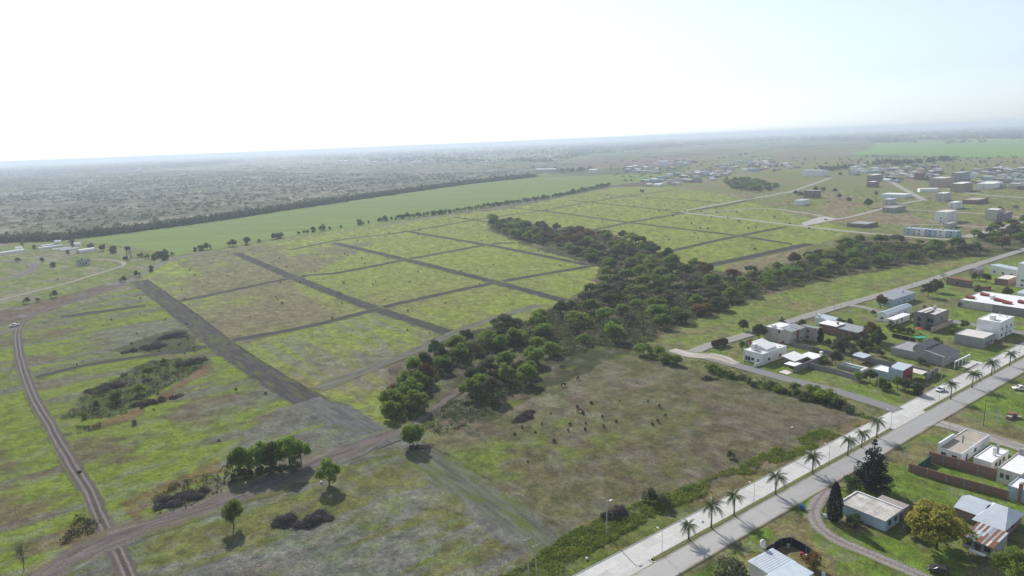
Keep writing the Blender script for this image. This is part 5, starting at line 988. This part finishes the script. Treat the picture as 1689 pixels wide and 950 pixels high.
# ------------------------------------------------------------------ palms, lamps, poles
PALMLEAF = mat('palm_leaf', (.085, .125, .045), .55, scale=.8, col2=(.12, .14, .06), objvar=.15, transl=.3); PTRUNK = mat('palm_trunk', (.20, .18, .155), .95, scale=5, var=.4, bump=.5); PSKIRT = mat('palm_skirt', (.16, .115, .07), .95, scale=5, var=.4)
def frond(seed, L=2.9):
    g = random.Random(seed); b = MB(); n = 15; pts = []
    for i in range(n + 1):
        t = i / n; pts.append(Vector((L * (t * .97 - .12 * t * t), 0, L * (.42 * t - .86 * t * t))))
    b.tube(pts[::3], [.045, .036, .026, .018, .01, .008][:len(pts[::3])], 4, False)
    for i in range(1, n + 1):
        t = i / n; w_ = (.75 if t < .75 else .75 * (1.15 - t) / .4) * g.uniform(.8, 1.1); p = pts[i]; dv = (pts[i] - pts[i - 1]).normalized()
        for s in (-1, 1):
            tip = p + dv * .28 + Vector((0, s * w_ * .72, -w_ * g.uniform(.45, .8)))
            b.add([p - dv * .09, p + dv * .09, tip, tip - dv * .05], [(0, 1, 2, 3)])
    return b.mesh('frond', PALMLEAF)
FR = [frond(i) for i in range(4)]; PG = random.Random(9)
def palm(px, py, h, label, s=1.0):
    b = P(px, py); o = thing('palm_tree', label, 'palm tree', (b.x, b.y, .15), PG.uniform(0, 6), 'palms along the boulevard median')
    part('trunk', MB().tube([(0, 0, -.2), (.03, 0, h * .3), (.06, .04, h * .7), (.06, .03, h)], [.26, .19, .17, .2], 8), PTRUNK, o, True); part('crown_shaft', MB().tube([(.06, .03, h - .1), (.06, .03, h + .7)], [.2, .1], 7), PSKIRT, o)
    n = 17
    for i in range(n):
        f = link('frond', FR[i % 4], o, (.06, .03, h + .35)); f.rotation_euler = (PG.uniform(-.15, .15), [-.75, -.2, .25][i % 3] + PG.uniform(-.15, .15), 6.283 * i / n * 2.39 + PG.uniform(-.2, .2)); f.scale = (s * PG.uniform(.85, 1.1),) * 3
for x, y, h, s, lb in ((1136,891,3.4,.95,'short palm nearest the white nose of the median'),(1173,872,5.6,1.15,'palm with dark boxes strapped to its trunk'),(1211,851,5.0,1.0,'slender palm between the boxed palm and the drooping palm'),(1279,816,4.8,1.15,'palm with drooping right-hand fronds opposite the blue bin'),(1340,782,4.6,1.2,'wide-crowned palm opposite the cypress'),(1398,752,4.6,1.05,'palm just before the tall dark pine'),(1421,739,4.4,1.0,'palm half hidden behind the tall dark pine'),(1446,722,5.0,1.05,'bare-looking palm rising behind the tall dark pine'),
                       (1568,659,5.4,1.0,'thin palm beside the white hatchback'),(1603,640,5.0,1.3,'full palm opposite the driveway of the dark-roofed house'),(1635,620,4.6,1.25,'leaning broad palm beyond the driveway'),(1665,604,4.6,1.05,'palm opposite the plain grey house'),(1700,585,4.6,1.0,'farthest palm of the median')):
    palm(x, y, h, lb, s)
METAL = mat('galvanised', (.30, .31, .32), .5, metal=.5); CONC = mat('pole_concrete', (.42, .40, .38), .9, var=.2, scale=2); WOODP = mat('pole_wood', (.12, .095, .075), .9, var=.3, scale=3); LAMPW = mat('lamp_head', (.65, .65, .63), .5)
LPOLE = MB().tube([(0, 0, 0), (0, 0, 6.2)], [.06, .045], 6).mesh('pole', METAL); LARM = MB().tube([(-1.2, 0, 6.3), (0, 0, 6.15), (1.2, 0, 6.3)], [.035, .04, .035], 5).mesh('arm', METAL); LHEAD = MB().box(-.35, .35, -.12, .12, -.06, .06).mesh('lamp_head', LAMPW)
for i, (x, y) in enumerate(((1092,916),(1243,836),(1367,769),(1469,708),(1548,668),(1618,631),(1680,595))):
    b = P(x, y); o = thing('street_lamp', ['thin street lamp on the grassy tip of the median', 'thin street lamp between two drooping palms', 'thin street lamp before the tall dark pine', 'thin street lamp at the rounded end of the median', 'thin street lamp at the crossing by the hatchback', 'thin street lamp between the full palms', 'thin street lamp opposite the plain grey house'][i], 'street lamp', (b.x, b.y, .15), BA + math.pi / 2, 'street lamps on the median')
    link('pole', LPOLE, o); link('arm', LARM, o)
    for sx in (-1.4, 1.4): link('lamp_head', LHEAD, o, (sx, 0, 6.32))
def upole(px, py, h, label, m=CONC, arm=False, lamp=False, r=.15):
    b = P(px, py); o = thing('utility_pole', label, 'pole', (b.x, b.y, -.2), BA); part('pole', MB().tube([(0, 0, 0), (0, 0, h)], [r, r * .7], 8), m, o)
    if arm: part('crossarm', MB().box(-.9, .9, -.06, .06, h - .5, h - .36), m, o); [part('insulator', MB().lathe([(.05, 0), (.07, .08), (.03, .2)], 6, (x, 0, h - .36)), LAMPW, o) for x in (-.8, 0, .8)]
    if lamp: part('lamp_arm', MB().tube([(0, 0, h - .1), (.8, -.5, h + .1)], [.05, .04], 5), METAL, o); part('lamp_head', MB().box(.4, 1.3, -.75, -.4, h + .06, h + .2), LAMPW, o)
    return o
upole(1298,754,9.6,'tall concrete lamp pole on the boulevard verge',lamp=True); upole(1001,884,9.6,'concrete lamp pole among the verge weeds',lamp=True); upole(872,952,10,'left pole of the transformer pair in the weeds',arm=True); upole(885,956,9,'right pole of the transformer pair in the weeds',arm=True)
for x, y, h, lb in ((1564,728,8,'slim pole at the corner house street'),(1492,779,8,'pole beside the green mesh fence'),(1622,702,9,'wooden pole on the lot by the brick stack'),(1643,711,9,'pale concrete pole on the lot by the brick stack'),(1552,631,10,'concrete pole in front of the dark-roofed house'),(1448,647,7,'pole in front of the light blue house'),(1422,800,6,'thin wooden pole beside the pine trunk'),(1193,938,4,'short white post by the willow-like tree'),(1376,510,9,'slim pole on the street by the pasture'),(1387,506,8,'second slim pole on the street by the pasture'),(1504,474,9,'pole on the street above the pale shed'),(1228,601,6,'rusty post beside the white tower house'),(1249,556,9,'twin pole behind the shrine'),(1259,555,8,'pale pole behind the shrine'),(1415,353,12,'tall pale pole at the town street corner'),(1336,366,9,'pole at the pale levelled yard'),(1672,357,12,'pole right of the mauve wing'),(1683,357,10,'short pole right of the mauve wing'),(1526,333,11,'pole at the bend by the vaulted hall'),(1482,479,5,'pole behind the pale blue shed'),(1648,524,6,'post before the dark garden wall')):
    upole(x, y, h, lb, WOODP if 'wooden' in lb or 'rusty' in lb else CONC, r=.12)
# ------------------------------------------------------------------ vehicles
TYRE = mat('tyre', (.02, .02, .02), .9); RIM = mat('rim', (.35, .35, .36), .4, metal=.6); CG = mat('car_glass', (.02, .025, .03), .08, spec=.6); LITE = mat('headlight', (.7, .7, .68), .2); TAIL = mat('tail_light', (.35, .02, .02), .3); BLK = mat('black_trim', (.03, .03, .032), .6)
def extrude(prof, w_, bev=.12):
    n = len(prof); b = MB(); rows = [(-w_ / 2, .94), (-w_ / 2 + bev, 1), (w_ / 2 - bev, 1), (w_ / 2, .94)]; zc = sum(p[1] for p in prof) / n; xc = sum(p[0] for p in prof) / n
    for y, k in rows: b.v += [(xc + (x - xc) * (k + (1 - k) * .5), y, zc + (z - zc) * k) for x, z in prof]
    for r in range(3):
        for i in range(n): a, c_ = r * n + i, r * n + (i + 1) % n; b.f.append((a, a + n, c_ + n, c_))
    b.f += [tuple(range(n)), tuple(range(3 * n, 4 * n))[::-1]]; return b
WHEEL = MB().tube([(0, -.11, 0), (0, .11, 0)], [.32, .32], 14).mesh('tyre', TYRE); RIMM = MB().tube([(0, -.125, 0), (0, .125, 0)], [.19, .19], 10).mesh('rim', RIM)
def car(px, py, ang, label, paint, kind='hatch', name='car', cat='car'):
    b = P(px, py); o = thing(name, label, cat, (b.x, b.y, .06 if kind != 'x' else 0), ang); L = 5.1 if kind == 'pickup' else 4.1
    pm = mat('paint_' + paint[0], paint[1], .3, spec=.5)
    part('body', extrude([(-L/2, .35), (-L/2 + .05, .8), (-L/2 + .2, .95), (L/2 - 1.15, .98), (L/2 - .2, .82), (L/2, .6), (L/2 - .02, .32)], 1.72), pm, o)
    if kind == 'pickup':
        part('cabin', extrude([(-.7, .96), (-.55, 1.68), (.55, 1.7), (1.25, .98)], 1.6), pm, o); part('window', extrude([(-.62, 1.05), (-.5, 1.58), (.5, 1.6), (1.0, 1.06)], 1.63, .02), CG, o); part('windscreen', MB().add([(.62, -.62, 1.66), (.62, .62, 1.66), (1.23, .7, 1.04), (1.23, -.7, 1.04)], [(0, 3, 2, 1)]), CG, o)
        part('bed', shell(-L/2 + .05, -.75, -.84, .84, .9, [1.15] * 4, .1), pm, o)
    else:
        part('cabin', extrude([(-L/2 + .12, .93), (-L/2 + .45, 1.45), (.35, 1.48), (1.15, .96)], 1.55), pm, o); part('window', extrude([(-L/2 + .45, 1.0), (-L/2 + .65, 1.36), (.3, 1.39), (.9, 1.0)], 1.58, .02), CG, o)
        part('windscreen', MB().add([(.40, -.60, 1.46), (.40, .60, 1.46), (1.14, .68, 1.01), (1.14, -.68, 1.01)], [(0, 3, 2, 1)]), CG, o); part('rear_window', MB().add([(-L/2 + .40, -.58, 1.42), (-L/2 + .40, .58, 1.42), (-L/2 + .12, .66, 1.0), (-L/2 + .12, -.66, 1.0)], [(0, 1, 2, 3)]), CG, o)
    for sx in (-L * .31, L * .31):
        for sy in (-.8, .8): w2 = link('wheel', WHEEL, o, (sx, sy, .32)); link('rim', RIMM, w2)
    for sy in (-.62, .62): part('headlight', MB().box(L/2 - .16, L/2 - .02, sy - .16, sy + .16, .58, .72), LITE, o); part('tail_light', MB().box(-L/2 - .0, -L/2 + .08, sy - .1, sy + .1, .68, .88), TAIL, o)
    part('bumper', MB().box(L/2 - .06, L/2 + .06, -.8, .8, .3, .5), BLK, o); return o
car(1551, 645, BA + math.pi, 'white hatchback parked at the kerb before the driveway', ('white', (.75, .75, .74))); car(1683, 643, rad(168), 'white pickup parked on the grass by the boulevard', ('white', (.75, .75, .74)), 'pickup', 'pickup_truck', 'pickup'); car(24, 538, rad(205), 'white pickup stopped at the bend of the dirt track', ('white', (.75, .75, .74)), 'pickup', 'pickup_truck', 'pickup')
car(1548, 944, rad(150), 'dark car in the shade of the yellow-green tree', ('dark', (.05, .05, .055))); car(1362, 363, rad(30), 'grey car on the pale levelled yard', ('silver', (.35, .36, .37))); car(1365, 334, rad(150), 'dark car parked on the green plot in town', ('dark', (.05, .05, .055))); car(1650, 750, rad(-18), 'silver car on the dirt street behind the white block', ('silver', (.35, .36, .37))); car(1593, 722, rad(-18), 'white car behind the corner house', ('white', (.75, .75, .74)))
# rusty wagon trailer
b = P(1187, 571); o = thing('trailer', 'rusty brown high-sided truck trailer parked at the street end', 'trailer', (b.x, b.y, 0), BA - .1); RST = mat('rusty_steel', (.10, .05, .035), .9, var=.4, scale=2)
part('bed', shell(-4.2, 4.2, -1.2, 1.2, 1.0, [2.9] * 4, .1), RST, o); part('floor', MB().box(-4.1, 4.1, -1.1, 1.1, .95, 1.1), RST, o); part('drawbar', MB().tube([(4.2, 0, .9), (6, 0, .6)], [.08, .06], 5), BLK, o)
for i in range(9): part('stake', MB().box(-4.2 + i * 1.02, -4.1 + i * 1.02, -1.28, -1.2, 1.0, 2.95), BLK, o)
for sx in (-3, -1.8, 2.6):
    for sy in (-1.0, 1.0): w2 = link('wheel', WHEEL, o, (sx, sy, .48)); w2.scale = (1.5, 1.3, 1.5); link('rim', RIMM, w2)
# ------------------------------------------------------------------ grazing horses
def horse_mesh():
    V = [(0, 0, 1.22), (-.35, 0, 1.24), (-.72, 0, 1.26), (.4, 0, 1.22), (.68, 0, 1.25), (.98, 0, 1.02), (1.24, 0, .66), (1.36, 0, .38), (1.52, 0, .12), (-.9, 0, 1.12), (-1.0, 0, .7), (-1.02, 0, .4)]; E_ = [(0, 1), (1, 2), (0, 3), (3, 4), (4, 5), (5, 6), (6, 7), (7, 8), (2, 9), (9, 10), (10, 11)]
    Rr = [(.33, .36), (.33, .34), (.30, .30), (.31, .35), (.24, .28), (.16, .2), (.12, .15), (.11, .13), (.06, .07), (.06, .06), (.06, .07), (.03, .03)]
    for root, sx, kn in ((4, .6, (.02, -.02)), (2, -.72, (.1, -.14))):
        for sy in (-.17, .17):
            k = len(V); V += [(sx, sy, .95), (sx + kn[0], sy, .58), (sx + kn[1], sy, .3), (sx + kn[1] + .04, sy, .03)]; E_ += [(root, k), (k, k + 1), (k + 1, k + 2), (k + 2, k + 3)]; Rr += [(.13, .16), (.075, .085), (.05, .055), (.06, .065)]
    for sy in (-.07, .07): k = len(V); V.append((1.2, sy * 1.4, .86)); E_.append((6, k)); Rr.append((.025, .035))
    me = bpy.data.meshes.new('body'); me.from_pydata(V, E_, []); ob = bpy.data.objects.new('tmp', me); COL.objects.link(ob)
    sk = ob.modifiers.new('s', 'SKIN'); me.skin_vertices[0].data[0].use_root = True
    for i, r in enumerate(Rr): me.skin_vertices[0].data[i].radius = r
    ob.modifiers.new('u', 'SUBSURF').levels = 1; bpy.context.view_layer.update(); ev = ob.evaluated_get(bpy.context.evaluated_depsgraph_get()); out = bpy.data.meshes.new_from_object(ev); bpy.data.objects.remove(ob); out.name = 'body'; out.polygons.foreach_set('use_smooth', [True] * len(out.polygons)); return out
HB = horse_mesh(); MANE = MB().tube([(.72, 0, 1.48), (.98, 0, 1.2), (1.22, 0, .84)], [.05, .06, .04], 5).mesh('mane', BLK)
for x, y, a, c_, lb in ((928,607,150,(.05,.03,.022),'dark bay horse grazing nearest the wood'),(953,626,60,(.03,.022,.018),'nearly black horse grazing beside the other dark horse'),(929,637,20,(.025,.02,.018),'black horse grazing between the wood and bay horse'),(957,680,160,(.13,.055,.03),'chestnut horse grazing apart on the open field'),(1085,696,100,(.15,.085,.045),'tan horse grazing by the tall weeds')):
    b = P(x, y); m_ = mat('coat_%d' % x, c_, .7, var=.3, scale=3); o = thing('horse', lb, 'horse', (b.x, b.y, -.12), rad(a)); me = HB.copy(); me.materials.append(m_); link('body', me, o); link('mane', MANE, o)
# ------------------------------------------------------------------ brush piles and small yard things
def brush(px, py, L, Wd, h, n, label, seed, rz=0.0, m=None):
    g = random.Random(seed); b = P(px, py); o = thing('brush_pile', label, 'brush pile', (b.x, b.y, 0), rz); tw = MB(); lg = MB(); k_ = max(4, int(L / 1.6))
    heaps = [(L * .42 * q_ * math.cos(t_), Wd * .42 * q_ * math.sin(t_), g.uniform(.6, 2.2), g.uniform(.25, 1.15) * h * (1.1 - .5 * q_)) for q_, t_ in ((math.sqrt(g.random()), g.uniform(0, 6.28)) for i in range(k_ + 5))]
    for i in range(int(n * 1.3)):
        hx, hy, hr, hh = g.choice(heaps); a = g.uniform(0, 6.28); q = math.sqrt(g.random()); x, y = hx + math.cos(a) * q * hr, hy + math.sin(a) * q * hr; z = hh * (1 - q * q) * g.uniform(.25, 1.05); l_ = g.uniform(.7, 2.3); t = g.gauss(.4, 1.0); d = Vector((math.cos(t), math.sin(t), g.uniform(-.35, .6))) * l_ / 2; p = Vector((x, y, max(0, z)))
        (lg if i % 12 == 0 else tw).tube([p - d, p + Vector((g.uniform(-.25, .25), g.uniform(-.25, .25), .12)), p + d], [.05, .06, .025] if i % 12 else [.10, .13, .06], 3, False)
    part('twigs', tw, m or BRUSH, o); part('logs', lg, TWIG if seed % 2 else BARK, o)
brush(300,822,16,8,3.0,2000,'twisted grey brush pile left of the tree clump',1,rad(35)); brush(502,858,17,6,2.4,2000,'long dark brush pile below the lone round tree',2,rad(8)); brush(238,576,22,11,2.6,2000,'dark brush heap with leafless trees above the thicket',3,rad(40)); brush(286,555,16,9,2.4,1200,'small dark brush heap beside the ploughed strip',4,rad(25)); brush(175,640,18,8,2.2,1000,'dark dead brush at the top of the green thicket',5,rad(35)); brush(316,598,17,8,2.4,1100,'dark dead brush at the far end of the green thicket',6,rad(30)); brush(255,663,22,6,1.9,1100,'reddish dead brush along the thicket rim',7,rad(35),mat('dead_red_brush', (.12, .07, .045), .95, var=.4, scale=2)); brush(1018,850,9,5,2.6,800,'dark dead bush heap behind the verge weeds',8,rad(20)); brush(866,688,14,5,1.5,1000,'fallen branches along the edge of the horse field',9,rad(55)); brush(660,680,8,5,1.6,400,'heap of branches at the tip of the creek wood',10); brush(690,738,8,3,1.0,300,'pulled roots beside the spreading green tree',11); brush(1170,625,7,4,1.4,300,'dead brown bush heap on the horse field edge',12)
BB = mat('blue_plastic', (.03, .10, .38), .5); b = P(1322, 840); o = thing('waste_bin', 'blue plastic bin at the mouth of the dirt lane', 'bin', (b.x, b.y, 0), BA); part('body', MB().lathe([(.42, 0), (.5, .1), (.55, 1.1), (.57, 1.15)], 12), BB, o); part('lid', MB().lathe([(.58, 1.16), (.55, 1.26), (.1, 1.34)], 12), BB, o)
b = P(1669, 688); o = thing('brick_stack', 'low stacks of red bricks on the grass lot', 'bricks', (b.x, b.y, 0), BA)
for x, y, w_, d_, h in ((-2.2, 0, 1.8, 1.4, 1.0), (0, .3, 2.0, 1.6, 1.5), (2.1, -.2, 1.7, 1.3, .9), (.4, -1.9, 1.5, 1.2, .8)): part('brick_pallet', MB().box(x - w_ / 2, x + w_ / 2, y - d_ / 2, y + d_ / 2, -.1, h), W_['brick'], o)
def parasol(px, py, h, r, m, label, flat=False):
    b = P(px, py); o = thing('parasol', label, 'parasol', (b.x, b.y, 0)); part('pole', MB().tube([(0, 0, -.2), (0, 0, h)], [.05, .04], 6), METAL, o); part('canopy', MB().lathe([(r, h - .5), (r * .55, h - .15), (.04, h + .05)], 8) if not flat else MB().box(-r, r, -r * .7, r * .7, h - .1, h), m, o)
parasol(1514, 556, 4.6, 1.6, mat('red_cloth', (.45, .05, .05), .8), 'red garden umbrella below the modern house'); parasol(1517, 568, 3.4, 2.4, mat('green_cloth', (.03, .28, .16), .8), 'flat green shade cloth below the red umbrella', True)
# clutter in the yard by the light blue roof
for x, y, lb, c_ in ((1322,917,'small red barrel in the cluttered yard',(.4,.03,.05)),(1331,921,'white crate-like drum in the cluttered yard',(.6,.6,.6)),(1358,950,'white round tub in the cluttered yard',(.7,.7,.7)),(1300,903,'pale sack-like drum by the net fence',(.35,.33,.3))):
    b = P(x, y); tag(part('drum', MB().lathe([(.38, 0), (.42, .1), (.42, .8), (.36, .9), (.1, .92)], 10), mat('drum_%d' % x, c_, .6), None, loc=(b.x, b.y, 0)), lb, 'drum')
# people on the street behind the corner house are too small to make out; litter bags by the track
for i, (x, y, lb) in enumerate(((530,796,'white litter bag under the lone round tree'),(405,797,'white litter bag at the tree clump'),(1158,861,'white litter bag on the boulevard verge'),(968,922,'white litter bag in the dry verge grass'),(9,643,'white litter bag on the left meadow'))):
    b = P(x, y); g = random.Random(i); tag(part('litter_bag', MB().lathe([(.15, -.1), (.42 * g.uniform(.8, 1.1), .08), (.35, .3), (.12, .45), (.16, .52)], 8), LAMPW, None, loc=(b.x, b.y, 0)), lb, 'litter')
# ------------------------------------------------------------------ haze: one closed box of even, pale air round everything
hz = MB().box(-62000, 62000, -3000, 62000, -2, 112)
hm = bpy.data.materials.new('haze_air'); hm.use_nodes = True; hn = hm.node_tree.nodes; hl = hm.node_tree.links
hn.remove(hn['Principled BSDF']); pv = hn.new('ShaderNodeVolumePrincipled')
pv.inputs['Color'].default_value = (.80, .90, 1.0, 1); pv.inputs['Density'].default_value = .00016; pv.inputs['Anisotropy'].default_value = .2
pv.inputs['Density Attribute'].default_value = ''; pv.inputs['Color Attribute'].default_value = ''; pv.inputs['Temperature Attribute'].default_value = ''
hl.new(pv.outputs[0], hn['Material Output'].inputs['Volume'])
tag(part('haze', hz, hm, None), 'pale blue haze thickening towards the horizon', 'haze', kind='stuff')
